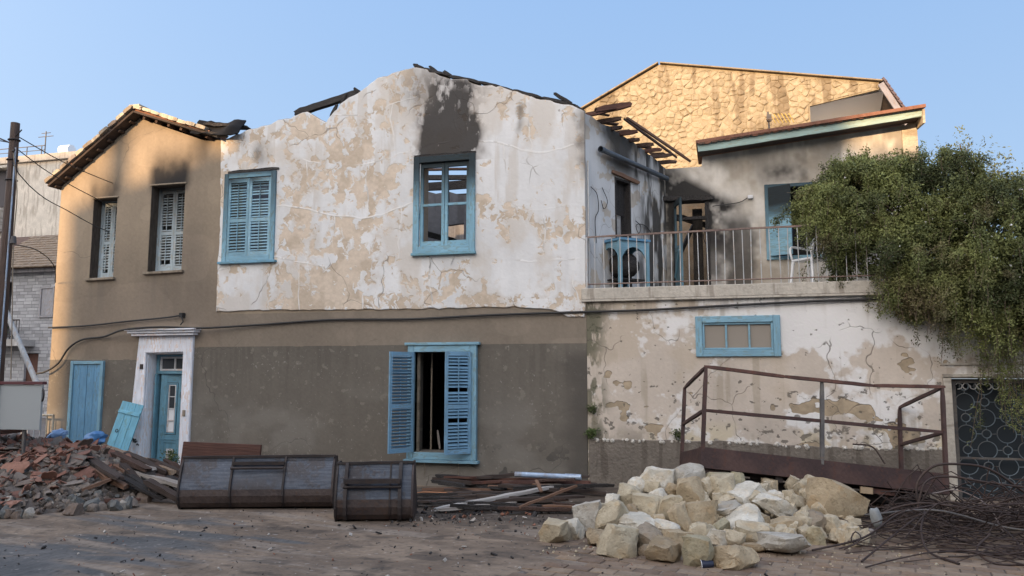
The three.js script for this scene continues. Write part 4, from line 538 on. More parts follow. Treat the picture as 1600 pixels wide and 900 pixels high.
// ---------------------------------------------------------------- ochre building behind
{
  const B = [0, 0, -10], o = thing('ochre_building', 'tall ochre building with stone-patterned gable wall rising behind the balcony', 'building', B);
  const pin = [[-6.2, 0], [4.78, 0], [4.78, 8.3], [2.9, 8.3], [2.9, 9.74], [4.78, 10.07], [4.78, 10.27], [-1.39, 11.45], [-6.2, 8.97]];
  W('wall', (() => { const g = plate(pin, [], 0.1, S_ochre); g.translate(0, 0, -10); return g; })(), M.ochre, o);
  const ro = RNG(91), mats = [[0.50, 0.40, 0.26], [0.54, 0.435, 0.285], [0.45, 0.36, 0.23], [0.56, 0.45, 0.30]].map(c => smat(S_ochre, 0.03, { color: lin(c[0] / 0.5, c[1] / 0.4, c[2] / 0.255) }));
  const sites = [], cw = 0.245, ch = 0.17; for (let j = 0; j < 29; j++) for (let i = -2; i < 50; i++) sites.push([-6.4 + (i + (j % 2) * 0.5 + (ro() - 0.5) * 0.8) * cw, 6.9 + (j + (ro() - 0.5) * 0.8) * ch]);
  const cells = [];
  for (const s of sites) {
    if (s[1] < 7.3 || s[1] > 11.6) continue; let P = [[s[0] - 0.6, s[1] - 0.5], [s[0] + 0.6, s[1] - 0.5], [s[0] + 0.6, s[1] + 0.5], [s[0] - 0.6, s[1] + 0.5]];
    const clip = (px, py, nx, ny) => { const out = []; for (let i = 0; i < P.length; i++) { const a = P[i], b = P[(i + 1) % P.length], da = (a[0] - px) * nx + (a[1] - py) * ny, db = (b[0] - px) * nx + (b[1] - py) * ny; if (da <= 0) out.push(a); if (da * db < 0) { const t = da / (da - db); out.push([lerp(a[0], b[0], t), lerp(a[1], b[1], t)]); } } P = out; };
    for (const q of sites) { const dx = q[0] - s[0], dy = q[1] - s[1], d = Math.hypot(dx, dy); if (d > 0 && d < 0.9) clip((s[0] + q[0]) / 2 - dx / d * 0.003, (s[1] + q[1]) / 2 - dy / d * 0.003, dx / d, dy / d); if (P.length < 3) break; }
    clip(4.76, 0, 1, 0); clip(-6.1, 0, -1, 0); { const l = Math.hypot(6.17, 1.18); clip(4.78, 10.22, 1.18 / l, 6.17 / l); } { const l = Math.hypot(4.81, 2.48); clip(-1.39, 11.39, -2.48 / l, 4.81 / l); }
    if (s[0] > 2.88 && s[1] < 9.85 + (s[0] - 2.9) * 0.18) { if (s[0] > 3.1 && s[1] < 9.72 + (s[0] - 2.9) * 0.17 && s[1] > 8.3) continue; if (s[1] > 9.6) clip(2.9, 9.77, 0.17, -0.98); else if (s[1] > 8.3) clip(2.87, 0, 1, 0); } else if (s[1] < 9.7 && s[1] > 8.2) clip(2.87, 0, 1, 0);
    if (P.length < 3) continue; let A = 0; for (let i = 0; i < P.length; i++) { const a = P[i], b = P[(i + 1) % P.length]; A += a[0] * b[1] - a[1] * b[0]; } if (A < 0.008) continue; cells.push([s, P, A]);
  }
  const vis = ([s]) => (s[0] < -4.2 || s[1] < 7.75 + (s[0] < -1.5 ? (-1.5 - s[0]) * 0.85 : 0) || (s[0] > 0.3 && s[1] < 7.9 + (s[0] - 0.3) * 0.16)) ? 0 : 1;
  cells.sort((a, b) => vis(b) - vis(a) || b[2] - a[2]); const rest = [];
  cells.forEach(([s, P, A], k) => {
    const cx = P.reduce((t, p) => t + p[0], 0) / P.length, cy = P.reduce((t, p) => t + p[1], 0) / P.length, pos = [], hgt = 0.009 + ro() * 0.019, n = P.length, tl = (ro() - 0.5) * 0.22, tl2 = (ro() - 0.75) * 0.3;
    const lo = P.map(p => [p[0], p[1], 0]), mid = P.map(p => [cx + (p[0] - cx) * 0.88, cy + (p[1] - cy) * 0.88, hgt * 0.7]), hi = P.map(p => [cx + (p[0] - cx) * 0.72, cy + (p[1] - cy) * 0.72, hgt + (p[0] - cx) * tl + (p[1] - cy) * tl2 + (ro() - 0.5) * 0.006]), c = [cx, cy, hgt + 0.006];
    for (let i = 0; i < n; i++) { const j = (i + 1) % n; pos.push(...lo[i], ...lo[j], ...mid[j], ...lo[i], ...mid[j], ...mid[i], ...mid[i], ...mid[j], ...hi[j], ...mid[i], ...hi[j], ...hi[i], ...hi[i], ...hi[j], ...c); }
    const g0 = new THREE.BufferGeometry(); g0.setAttribute('position', new THREE.Float32BufferAttribute(pos, 3)); g0.setAttribute('uv', new THREE.Float32BufferAttribute(new Float32Array(pos.length / 3 * 2), 2)); g0.computeVertexNormals(); const g = planar(toCreasedNormals(g0, 0.9), S_ochre); g.translate(0, 0, -10);
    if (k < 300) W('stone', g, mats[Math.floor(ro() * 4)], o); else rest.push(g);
  });
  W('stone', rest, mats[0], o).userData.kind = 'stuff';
  W('recess_side_wall', span(2.6, 2.895, 8.3, 9.9, -13, -10.01), mat([0.85, 0.83, 0.80]), o);
  W('recess_ceiling', move(box(2.3, 0.08, 3.2), 4.0, 9.66, -11.75, -0.2, 0, 0.14), mat([0.85, 0.83, 0.80]), o);
  W('recess_back_wall', span(2.6, 5.3, 8.0, 9.6, -13.1, -13.0), mat([0.85, 0.83, 0.80]), o); W('recess_floor', span(2.6, 5.0, 8.1, 8.29, -13, -10.02), mat([0.7, 0.67, 0.62]), o);
  W('coping', [beam([-6.3, 8.98, -10.1], [-1.42, 11.495, -10.1], 0.44, 0.035), beam([-1.36, 11.48, -10.1], [4.85, 10.295, -10.1], 0.44, 0.035)], tm(S_concrete, [0.34, 0.28, 0.20], 0.01), o);
  const rf = W('roof', [beam([-1.4, 11.42, -15], [4.9, 10.2, -15], 9.4, 0.05), beam([-6.3, 8.9, -15], [-1.4, 11.42, -15], 9.4, 0.05)], M.tilePurple, o);
  L('eave_board', beam([4.80, 10.20, -9.9 + 10], [5.55, 8.75, -9.9 + 10], 0.05, 0.16), tm(S_paint, [0.30, 0.29, 0.32], 0.002), rf);
  L('eave_slab', beam([4.88, 10.26, -11.6 + 10], [5.62, 8.8, -11.6 + 10], 3.3, 0.07), M.darkWood, rf);
  for (let i = 0; i < 11; i++) { const t = i / 11, t2 = (i + 1.12) / 11; L('roof_tile', beam([lerp(4.86, 5.66, t), lerp(10.36, 8.88, t), -11.52 + 10], [lerp(4.86, 5.66, t2) + 0.02, lerp(10.36, 8.88, t2) + 0.012, -11.52 + 10], 3.3, 0.06, 1), M.tilePurple, rf); }
  W('rear_body', [span(-6.2, -5.9, 0, 8.9, -19.5, -10.31), span(4.48, 4.78, 0, 8.2, -19.5, -10.31)], M.creamDark, o);
  const a = thing('tv_antenna', 'small yellowed television antenna above the tiled balcony roof', 'antenna', [1.2, 6.5, -4.2]);
  L('mast', rod([0.15, 0.1, 0], [0.1, 1.25, 0], 0.02), M.greyPost, a); const br = L('boom', rod([0.05, 1.05, 0.1], [0.62, 1.12, -0.15], 0.012), M.tanWood, a);
  for (let i = 0; i < 6; i++) { const t = i / 5, X = lerp(0.2, 0.6, t), Z = lerp(0.04, -0.14, t); L('element', rod([X - 0.05, lerp(1.07, 1.12, t) + 0.11, Z], [X + 0.05, lerp(1.07, 1.12, t) - 0.11, Z], 0.011, 5), mat([0.5, 0.36, 0.1]), a); }
  L('junction_box', bev(0.1, 0.16, 0.06, 0.12, 1.1, 0.03), M.greyPost, a);
}

// ---------------------------------------------------------------- far left: street, pole, sign
{
  const b = thing('apartment_block', 'pale grey apartment block high behind the wooden pole', 'building', [-36, 0, -24]);
  W('wall', [span(-46, -30, 0, 13.6, -30, -20)], tm(S_concrete, [0.74, 0.70, 0.64], 0.003), b); W('parapet', bev(16.3, 0.35, 0.3, -38, 13.7, -19.95), tm(S_concrete, [0.56, 0.52, 0.47], 0.003), b);
  W('recess_shade_panel', span(-41, -37.55, 11.1, 13.1, -20.2, -19.9), mat([0.06, 0.055, 0.06]), b); W('balcony_front', span(-41, -37.5, 9.7, 11.0, -19.99, -19.6, 0.02), tm(S_concrete, [0.5, 0.48, 0.46], 0.003), b); W('cornice', span(-41.4, -36.9, 13.15, 13.3, -19.99, -19.4, 0.02), M.concrete, b);  // first part is a flat near-black slab, recess shade put into its colour
  const t = thing('water_tank', 'white rooftop water tank on the pale apartment block', 'tank', [-34.3, 13.87, -20.6]); t.scale.setScalar(0.6); const cy = new THREE.CylinderGeometry(0.5, 0.5, 1.1, 16); cy.rotateZ(Math.PI / 2); L('body', cy, M.plastic, t, [0, 0.6, 0]); L('stand', [box(0.08, 0.2, 0.7, -0.4, 0.1, 0), box(0.08, 0.2, 0.7, 0.4, 0.1, 0)], M.greyPost, t);
  const r = thing('roof_railing', 'thin rooftop railing along the pale apartment block parapet', 'railing', [-37, 13.87, -20]); L('rail', [rod([-2.5, 0.55, 0], [1.8, 0.55, 0], 0.025), rod([-2.5, 0.3, 0], [1.8, 0.3, 0], 0.02)], M.greyPost, r); for (let i = 0; i < 5; i++) L('post', rod([-2.4 + i, -0.05, 0], [-2.4 + i, 0.56, 0], 0.025), M.greyPost, r);
  const an = thing('roof_antenna', 'spindly rooftop antenna near the water tank', 'antenna', [-35.6, 13.87, -20.4]); L('mast', rod([0, -0.05, 0], [0, 1.5, 0], 0.03), M.greyPost, an); L('crossbar', [rod([-0.5, 1.2, 0], [0.5, 1.2, 0], 0.02), rod([-0.3, 1.4, 0], [0.3, 1.4, 0], 0.02)], M.greyPost, an);
  const S_grey = tile(512, 2.4, (x, y) => { const row = Math.floor((y + 48) / 0.15), off = PERM[row & 255] / 255, bx = (x + 48) / 0.45 + off, col = Math.floor(bx), h = PERM[(PERM[col & 255] + row) & 255] / 255, e = Math.min(Math.abs(bx - col), 1 - Math.abs(bx - col)) * 0.45, f = Math.abs((y + 48) / 0.15 - row - 0.5); const j = Math.max(ss(0.02, 0.005, e), ss(0.42, 0.48, f)); const v = 0.30 + 0.2 * h; return [v * (1 - 0.4 * j), v * (1 - 0.4 * j) * 0.99, v * 0.98 * (1 - 0.4 * j), 0.6 * h + 0.3 - 0.5 * j]; });
  const s = thing('stone_house', 'grey stone-clad house with brown tiled roof behind the pole', 'house', [-31, 0, -15]);
  W('wall', (() => { const g = plate([[-38, 0], [-27, 0], [-27, 6.75], [-38, 6.75]], [rect(-33.6, -31.2, 3.7, 6.2), rect(-30.2, -29.45, 1.0, 2.9)], 0.4, null); g.translate(0, 0, -15); return uvBox(g, 0); })(), smat(S_grey, 0.03, { color: lin(0.80, 0.81, 0.84) }), s);
  W('rear_wall', span(-38, -27, 0, 6.7, -16.6, -16.2), mat([0.05, 0.05, 0.055]), s);
  W('window', [...frameRect(-29.55, -28.75, 4.5, 5.9, 0.09, -15.0, -14.93), span(-29.45, -28.85, 4.6, 5.8, -14.99, -14.97)], tm(S_paint, [0.33, 0.33, 0.35], 0.002), s); W('balcony_slab', bev(3.4, 0.3, 0.9, -31.4, 3.35, -14.6), tm(S_concrete, [0.55, 0.55, 0.56], 0.003), s); W('moulding', span(-38, -27, 6.55, 6.75, -14.99, -14.7, 0.02), tm(S_concrete, [0.3, 0.3, 0.33], 0.003), s); W('door', span(-30.2, -29.45, 1.0, 2.88, -15.2, -15.12), M.redWood, s);
  const rl = W('balcony_railing', [rod([-32.9, 4.35, -14.22], [-29.8, 4.35, -14.22], 0.03), rod([-32.9, 3.62, -14.22], [-29.8, 3.62, -14.22], 0.02)], M.darkSteel, s); for (let i = 0; i < 20; i++) L('baluster', rod([-32.9 + i * 0.163 + 31, 3.5, 0.78], [-32.9 + i * 0.163 + 31, 4.35, 0.78], 0.016, 5), M.darkSteel, rl);
  const rf = W('roof', move(box(12, 0.12, 3.4), -32, 7.75, -16.0, 0.62, 0, 0), M.tileDark, s); const tr = RNG(5), courses = [];
  const tg = []; for (let j = 0; j < 13; j++) for (let i = 0; i < 34; i++) { tg.push(box(0.235, 0.05, 0.3, -32.5 + i * 0.245 + (j % 2) * 0.12, 6.83 + j * 0.155 + (tr() - 0.5) * 0.02, -14.55 - j * 0.215, 0.5, (tr() - 0.5) * 0.06, 0)); } L('tile_courses', tg.map(g => g.translate(31, 0, 15)), tm(S_stone, [0.27, 0.215, 0.17], 0.01), rf).userData.kind = 'stuff';
  const pot = thing('balcony_plant', 'small green plant on the grey stone house balcony', 'plant', [-31.3, 3.5, -14.5]); L('planter', bev(0.7, 0.25, 0.25, 0, 0.125, 0), M.tileRed, pot); const pr = RNG(9), lf = []; for (let i = 0; i < 150; i++) { const g = new THREE.PlaneGeometry(0.12, 0.09); lf.push(uvBox(move(g, (pr() - 0.5) * 0.9, 0.3 + pr() * 0.55, (pr() - 0.5) * 0.4, pr() * 3, pr() * 6, 0))); } L('foliage', lf, mat([0.07, 0.1, 0.045], { side: THREE.DoubleSide }), pot);
}
{
  const p = thing('utility_pole', 'dark brown wooden utility pole at the left edge', 'pole', [-11.45, 0, 3]);
  const g = new THREE.CylinderGeometry(0.07, 0.115, 6.3, 14, 20); const q = g.attributes.position; for (let i = 0; i < q.count; i++) { const a = Math.atan2(q.getZ(i), q.getX(i)); const k = 1 + 0.05 * (fb(a * 3, q.getY(i) * 1.5, 3) - 0.5); q.setX(i, q.getX(i) * k + 0.0); q.setZ(i, q.getZ(i) * k); } g.computeVertexNormals();
  L('shaft', uvBox(g, 1), tm(S_wood, [0.085, 0.05, 0.036], 0.012, { roughness: 0.6 }), p, [0, 3.1, 0]);
  L('bracket', [rod([-0.05, 5.9, 0.05], [-0.4, 6.05, 0.1], 0.012), rod([0.03, 5.75, 0.05], [0.25, 5.7, 0.2], 0.012), rod([0.05, 6.0, 0.03], [0.2, 6.1, 0.05], 0.01)], M.darkSteel, p);
  L('clamp', [0, 1, 2].map(i => move(new THREE.TorusGeometry(0.088, 0.012, 5, 16), 0, 5.95 - i * 0.35, 0, Math.PI / 2)), M.darkSteel, p);
  L('conduit', rod([0.1, 0.1, 0.06], [0.09, 5.8, 0.04], 0.014), M.galv, p);
  const wr = (a, label) => solo('overhead_wire', label, 'wire', tube(a, 0.009, 30, 5), M.cable);
  wr([[-11.43, 6.05, 3.05], [-11.8, 5.95, 1.5], [-13.2, 6.2, -4], [-16, 6.9, -12]], 'highest thin black wire running back from the pole top');
  wr([[-11.43, 5.85, 3.05], [-11.7, 5.65, 2], [-13.0, 5.5, -2.5], [-15, 5.6, -9]], 'second black wire running back from below the pole top');
  wr([[-11.4, 5.55, 3.06], [-11.25, 5.3, 3.0], [-11.35, 5.1, 2.5], [-11.7, 5.05, 1.6], [-12.4, 5.0, -0.2], [-13.5, 5.2, -4]], 'sagging black wire leaving the pole by a loose loop');
  wr([[-11.35, 4.15, 3.05], [-11.7, 4.2, 2.2], [-12.5, 4.1, 1.0], [-13.4, 3.9, 0.05]], 'thin black wire from mid pole to the beige house corner');
  wr([[-11.5, 5.9, 3.05], [-11.9, 5.95, 3.4], [-12.8, 6.1, 4.2]], 'black wire leaving the pole top to the left');
  wr([[-11.36, 5.7, 3.08], [-11.2, 5.0, 3.1], [-11.2, 4.2, 3.1], [-11.12, 3.0, 3.1], [-11.05, 1.9, 3.1]], 'pale slack cord hanging beside the pole').material = tm(S_wood, [0.3, 0.25, 0.19], 0.001);
  solo('wire_insulator', 'small grey insulator on the slack cord beside the pole', 'insulator', uvBox(new THREE.CylinderGeometry(0.035, 0.05, 0.12, 10)), M.greyPost, [-11.2, 4.2, 3.1]);
  const s = thing('sign_board', 'plain grey board with maroon top edge at the left edge', 'board', [-11.2, 0, 3]);
  L('panel', bev(2.0, 0.72, 0.04, -0.30, 1.45, 0), mat([0.33, 0.355, 0.36], { roughness: 0.45 }), s); L('top_rail', bev(2.04, 0.05, 0.09, -0.29, 1.84, 0), mat([0.10, 0.03, 0.035], { roughness: 0.5 }), s);
  for (const x of [-0.95, 0.35]) L('leg', rod([x, 0, -0.04], [x, 1.8, -0.04], 0.03), M.greyPost, s); L('side_bracket', tube([[0.69, 1.75, 0], [0.74, 1.7, 0.02], [0.74, 1.6, 0.02], [0.7, 1.55, 0]], 0.015, 12, 5), M.darkSteel, s);
  solo('white_pole', 'white metal tube slanting down behind the grey board', 'tube', rod([-12.35, 3.6, 2.4], [-11.0, 1.75, 2.6], 0.045, 12), M.railWhite);
  const f = thing('low_fence', 'short cream metal fence beside the beige house corner', 'fence', [-12.85, 0, 0.6]); L('top_rail', [rod([-0.9, 1.17, 0], [0.18, 1.17, 0], 0.022), rod([-0.9, 0.35, 0], [0.18, 0.35, 0], 0.018)], M.cream, f); for (let i = 0; i < 8; i++) L('post', rod([-0.88 + i * 0.15, 0, 0], [-0.88 + i * 0.15, 1.17, 0], i === 7 ? 0.025 : 0.014, 6), i > 5 ? M.cream : M.railWhite, f);
}
// ---------------------------------------------------------------- limestone pile
function stoneGeo(w, h, d, seed, cuts = 5, round = 0.25) {
  const r = RNG(seed * 7919 + 13), N = 6; let g = new THREE.BoxGeometry(1, 1, 1, N, N, N); g.deleteAttribute('uv'); g.deleteAttribute('normal'); g = mergeVertices(g, 1e-4);
  const p = g.attributes.position, v = new THREE.Vector3(), planes = [];
  for (let i = 0; i < cuts; i++) { const n = new THREE.Vector3(r() * 2 - 1, r() * 2 - 1, r() * 2 - 1).normalize(); planes.push([n, 0.335 + 0.19 * r() + 0.12 * (Math.abs(n.x) + Math.abs(n.y) + Math.abs(n.z) - 1)]); }
  const tx = 0.75 + 0.4 * r(), tz = 0.8 + 0.35 * r();
  for (let i = 0; i < p.count; i++) {
    v.fromBufferAttribute(p, i); const l = v.length() || 1; v.lerp(v.clone().multiplyScalar(0.62 / l), round * 0.8);
    v.x *= lerp(1, tx, v.y + 0.5); v.z *= lerp(1, tz, v.y + 0.5);
    for (const [n, c] of planes) { const e = v.dot(n) - c; if (e > 0) v.addScaledVector(n, -e); }
    const q = 1 + 0.26 * (fb3(v.x * 3.0 + seed * 3.7, v.y * 3.0, v.z * 3.0 + seed, 3) - 0.5) + 0.11 * (n3(v.x * 11 + seed, v.y * 11, v.z * 11) - 0.5); v.multiplyScalar(q);
    p.setXYZ(i, v.x * w, v.y * h, v.z * d);
  }
  return uvBox(toCreasedNormals(g, 0.5));
}
const stoneMats = [[0.62, 0.60, 0.555], [0.475, 0.42, 0.325], [0.31, 0.25, 0.175], [0.49, 0.435, 0.345], [0.45, 0.43, 0.40], [0.42, 0.345, 0.245], [0.35, 0.32, 0.235], [0.265, 0.225, 0.18]].map(c => tm(S_stone, c, 0.014, { roughness: 0.95 }));
const STONES = [
  [-1.91, 0.11, 3.94, 0.30, 0.27, 1, 'tan rounded block standing apart at the far left end of the limestone pile'],
  [-1.72, 0.11, 3.69, 0.22, 0.26, 0, 'white triangular slab beside the isolated tan block on the left'],
  [-1.57, 0.24, 3.50, 0.35, 0.31, 4, 'large pale grey half-round block at the left rear of the stone pile'],
  [-1.40, 0.08, 3.95, 0.26, 0.18, 2, 'small tan squared block lying alone in front of the left stones'],
  [-1.32, 0.22, 3.50, 0.39, 0.35, 1, 'long tan boulder leaning on the left flank of the stone pile'],
  [-1.31, 0.36, 3.15, 0.19, 0.21, 0, 'cream pointed stone sticking up behind the leaning tan boulder'],
  [-1.11, 0.41, 2.99, 0.32, 0.26, 1, 'cream squared block on the left shoulder of the stone pile'],
  [-1.04, 0.52, 2.73, 0.26, 0.21, 0, 'pale cream lump on the upper left skyline of the stone pile'],
  [-0.79, 0.56, 2.59, 0.40, 0.34, 0, 'big pale pointed block at the top left of the stone pile'],
  [-0.39, 0.61, 2.37, 0.48, 0.33, 4, 'large pale grey cuboid forming the highest point of the stone pile'],
  [-0.36, 0.44, 2.73, 0.38, 0.37, 5, 'rounded orange tan block just below the topmost stone'],
  [-0.14, 0.48, 2.57, 0.18, 0.27, 3, 'narrow pinkish stone with a white top between two tan blocks'],
  [0.05, 0.47, 2.56, 0.32, 0.36, 1, 'upright cream tan block right of the pinkish stone near the top'],
  [-0.03, 0.60, 2.31, 0.35, 0.21, 6, 'flat olive cream stone behind the upright block near the platform'],
  [0.36, 0.44, 2.54, 0.50, 0.32, 0, 'broad white angular slab tilted on the upper right of the pile'],
  [0.07, 0.30, 2.93, 0.51, 0.18, 4, 'flat grey slab lying level under the upright cream block'],
  [-0.23, 0.25, 3.13, 0.41, 0.29, 5, 'angular tan block in the very middle of the stone pile'],
  [-0.87, 0.33, 3.12, 0.34, 0.27, 1, 'cream block with a white mortar stripe down its face'],
  [-1.07, 0.28, 3.27, 0.16, 0.17, 2, 'small tan stone wedged left of the white striped block'],
  [-0.61, 0.30, 3.11, 0.33, 0.36, 1, 'tall cream block right of the white striped block'],
  [-0.41, 0.19, 3.33, 0.20, 0.37, 5, 'narrow brick-shaped tan stone leaning steeply in the pile centre'],
  [-0.94, 0.18, 3.50, 0.47, 0.23, 0, 'pale flat slab with a broken lower edge left of centre'],
  [-0.59, 0.14, 3.51, 0.32, 0.22, 0, 'white-topped block right of the pale broken slab'],
  [-0.21, 0.10, 3.53, 0.32, 0.21, 1, 'tan wedge-shaped stone low in the middle of the pile'],
  [-0.00, 0.13, 3.37, 0.21, 0.21, 6, 'small greyish cream stone right of the low tan wedge'],
  [0.26, 0.18, 3.19, 0.45, 0.33, 0, 'white-faced stone leaning diagonally on the right of the pile'],
  [0.37, 0.11, 3.45, 0.40, 0.25, 3, 'cream wedge stone below the leaning white-faced stone'],
  [-1.07, 0.14, 4.41, 0.41, 0.34, 1, 'large lumpy yellowish boulder at the front left of the pile'],
  [-0.77, 0.11, 4.18, 0.34, 0.27, 7, 'rough brown grey boulder right of the lumpy yellowish boulder'],
  [-0.80, 0.05, 4.34, 0.14, 0.12, 7, 'fist-sized round stone in front of the brown grey boulder'],
  [-0.59, 0.09, 4.55, 0.31, 0.22, 2, 'squared brown tan block lying on the pavers at the front'],
  [-0.46, 0.11, 4.16, 0.34, 0.26, 5, 'reddish brown block behind the squared front block'],
  [-0.21, 0.13, 4.63, 0.33, 0.30, 6, 'olive tan block standing behind the dark paper cup'],
  [0.00, 0.10, 3.71, 0.28, 0.24, 0, 'white slab low in the pile right of the olive block'],
  [0.15, 0.09, 4.64, 0.42, 0.22, 5, 'long tan boulder nearest the viewer right of the paper cup'],
  [0.16, 0.08, 3.70, 0.25, 0.19, 3, 'greyish cream stone above the nearest long tan boulder'],
  [0.38, 0.05, 3.87, 0.27, 0.13, 2, 'flat brown stone low on the right under a cream wedge'],
  [0.71, 0.12, 3.91, 0.51, 0.29, 4, 'flat white-topped slab at the front right corner of the pile'],
  [0.74, 0.16, 3.10, 0.41, 0.24, 5, 'tan squared block just above the flat white-topped slab'],
  [0.70, 0.32, 2.72, 0.41, 0.39, 0, 'long pale stone leaning left of the grey tan rubble blocks'],
  [0.67, 0.38, 2.59, 0.29, 0.20, 0, 'white squared stone at the right rear of the stone pile'],
  [0.94, 0.37, 2.54, 0.30, 0.20, 3, 'grey tan stone beside the largest boulder'],
  [1.41, 0.33, 2.50, 0.75, 0.59, 5, 'largest boulder of all, pale tan, at the right end of the pile'],
  [1.08, 0.17, 2.99, 0.38, 0.35, 7, 'grey tan stone with broken face left below the largest boulder'],
  [1.49, 0.16, 2.92, 0.31, 0.16, 3, 'thin flat stone half under the largest boulder'],
  [1.08, 0.09, 3.25, 0.25, 0.20, 6, 'small greyish stone on the pavers below the broken-faced stone'],
  [-0.76, 0.44, 2.84, 0.20, 0.13, 0, 'small white stone on top of the white striped block'],
  [-0.58, 0.47, 2.72, 0.18, 0.17, 5, 'small tan stone with a drilled hole beside the topmost stones'],
  [-0.85, 0.51, 2.71, 0.22, 0.17, 3, 'small beige stone leaning on the big pale pointed block'],
  [0.25, 0.56, 2.30, 0.22, 0.22, 6, 'dull olive stone at the rear edge under the platform'],
  [-1.43, 0.31, 3.29, 0.13, 0.11, 1, 'tiny cream stone between the grey half-round block and the pointed one'],
  [0.50, 0.18, 3.11, 0.19, 0.20, 2, 'tan stone behind the leaning white-faced stone on the right'],
  [-0.71, 0.21, 3.36, 0.16, 0.14, 3, 'small beige stone tucked between the striped and the white-topped blocks'],
];
STONES.forEach(([x, y, z, w, h, c, label], i) => {
  const r = RNG(i * 31 + 5), lean = /leaning|tilted|diagonally/.test(label), flat = /flat|slab/.test(label) && !/triangular/.test(label), sq = /squared|cuboid|brick|block/.test(label), d = Math.min(Math.max(w, h) * 0.78, 0.38);
  let W2 = w, H2 = flat ? h * 0.68 : h, rz = (r() - 0.5) * 0.4;
  if (/steeply/.test(label)) { W2 = 0.16; H2 = 0.42; rz = 0.5; } else if (/long tan boulder leaning/.test(label)) { W2 = 0.27; H2 = 0.48; rz = -0.75; } else if (/diagonally/.test(label)) { W2 = 0.5; H2 = 0.24; rz = 0.5; } else if (/broad white/.test(label)) { W2 = 0.52; H2 = 0.24; rz = 0.32; } else if (/long pale stone leaning/.test(label)) { W2 = 0.5; H2 = 0.22; rz = -0.7; }
  solo('limestone_block', label, 'stone', stoneGeo(W2 * (/largest/.test(label) ? 0.84 : 1.0), H2 * (/largest/.test(label) ? 0.92 : 1.02), d, i + 1, sq ? 6 : 9, /largest/.test(label) ? 0.3 : sq ? 0.25 : /round|lump/.test(label) ? 0.5 : 0.34), stoneMats[c], [x, y, z - d * 0.12], /largest/.test(label) ? [0.1, 0.4, -0.45] : [(r() - 0.5) * (flat ? 0.2 : 0.8), (r() - 0.5) * 1.6, rz], null);
});
{ const r = RNG(405), gs = []; for (let i = 0; i < 260; i++) { const x = -2.0 + r() * 4.2, z = 3.0 + r() * 1.6 - Math.max(0, x) * 0.1, s = 0.008 + 0.045 * r() * r() * r(); gs.push(move(stoneGeo(s * 1.2, s, s, i % 7 + 90, 4, 0.2), x, s * 0.4, z, r() * 3, r() * 3, r() * 3)); } stuffMesh('stone_crumbs', 'pale stone crumbs and grit scattered round the limestone pile', 'rubble', gs, stoneMats[3]); }
{ const r = RNG(404), gs = []; for (let i = 0; i < 230; i++) { const t = r(), x = -1.3 + 2.9 * t, zz = 2.0 + r() * 1.5, top = 0.42 * ss(3.9, 2.3, zz) * ss(-1.7, -0.6, x) * ss(2.0, 1.2, x); const s = 0.08 + r() * 0.15; gs.push(move(stoneGeo(s, s * 0.8, s, i % 9 + 60, 6, 0.2), x, Math.max(0.05, top * 1.25 * Math.sqrt(r())), zz - 0.15, r() * 3, r() * 3, r() * 3)); } stuffMesh('stone_rubble', 'smaller limestone rubble filling the inside of the stone pile', 'rubble', gs, stoneMats[3]); }
{ // cup and bottle by the stones
  const c = thing('paper_cup', 'dark blue paper cup lying on the pavers by the olive block', 'cup', [-0.13, 0.035, 4.72]); c.rotation.set(0, 0.2, Math.PI / 2 + 0.08); c.scale.setScalar(1.25); const g = new THREE.LatheGeometry([[0.001, -0.05], [0.026, -0.05], [0.038, 0.05], [0.036, 0.05], [0.024, -0.046], [0.001, -0.046]].map(p => new THREE.Vector2(...p)), 18); L('cup_wall', g, mat([0.014, 0.02, 0.045], { roughness: 0.5 }), c); L('rim', new THREE.TorusGeometry(0.038, 0.0025, 6, 20).rotateX(Math.PI / 2), M.plastic, c, [0, 0.05, 0]);
  const b = thing('plastic_cup', 'crushed clear plastic cup beside the dark paper cup', 'cup', [0.02, 0.04, 4.66]); b.rotation.set(0.2, 0.5, 1.4); const g2 = new THREE.LatheGeometry([[0.001, -0.06], [0.03, -0.06], [0.042, 0.06], [0.041, 0.06], [0.029, -0.058], [0.001, -0.058]].map(p => new THREE.Vector2(...p)), 14), q = g2.attributes.position; for (let i = 0; i < q.count; i++) { const k = 1 - 0.3 * n3(q.getX(i) * 40, q.getY(i) * 30, q.getZ(i) * 40); q.setX(i, q.getX(i) * k); } g2.computeVertexNormals(); L('cup_wall', g2, M.glass, b);
}

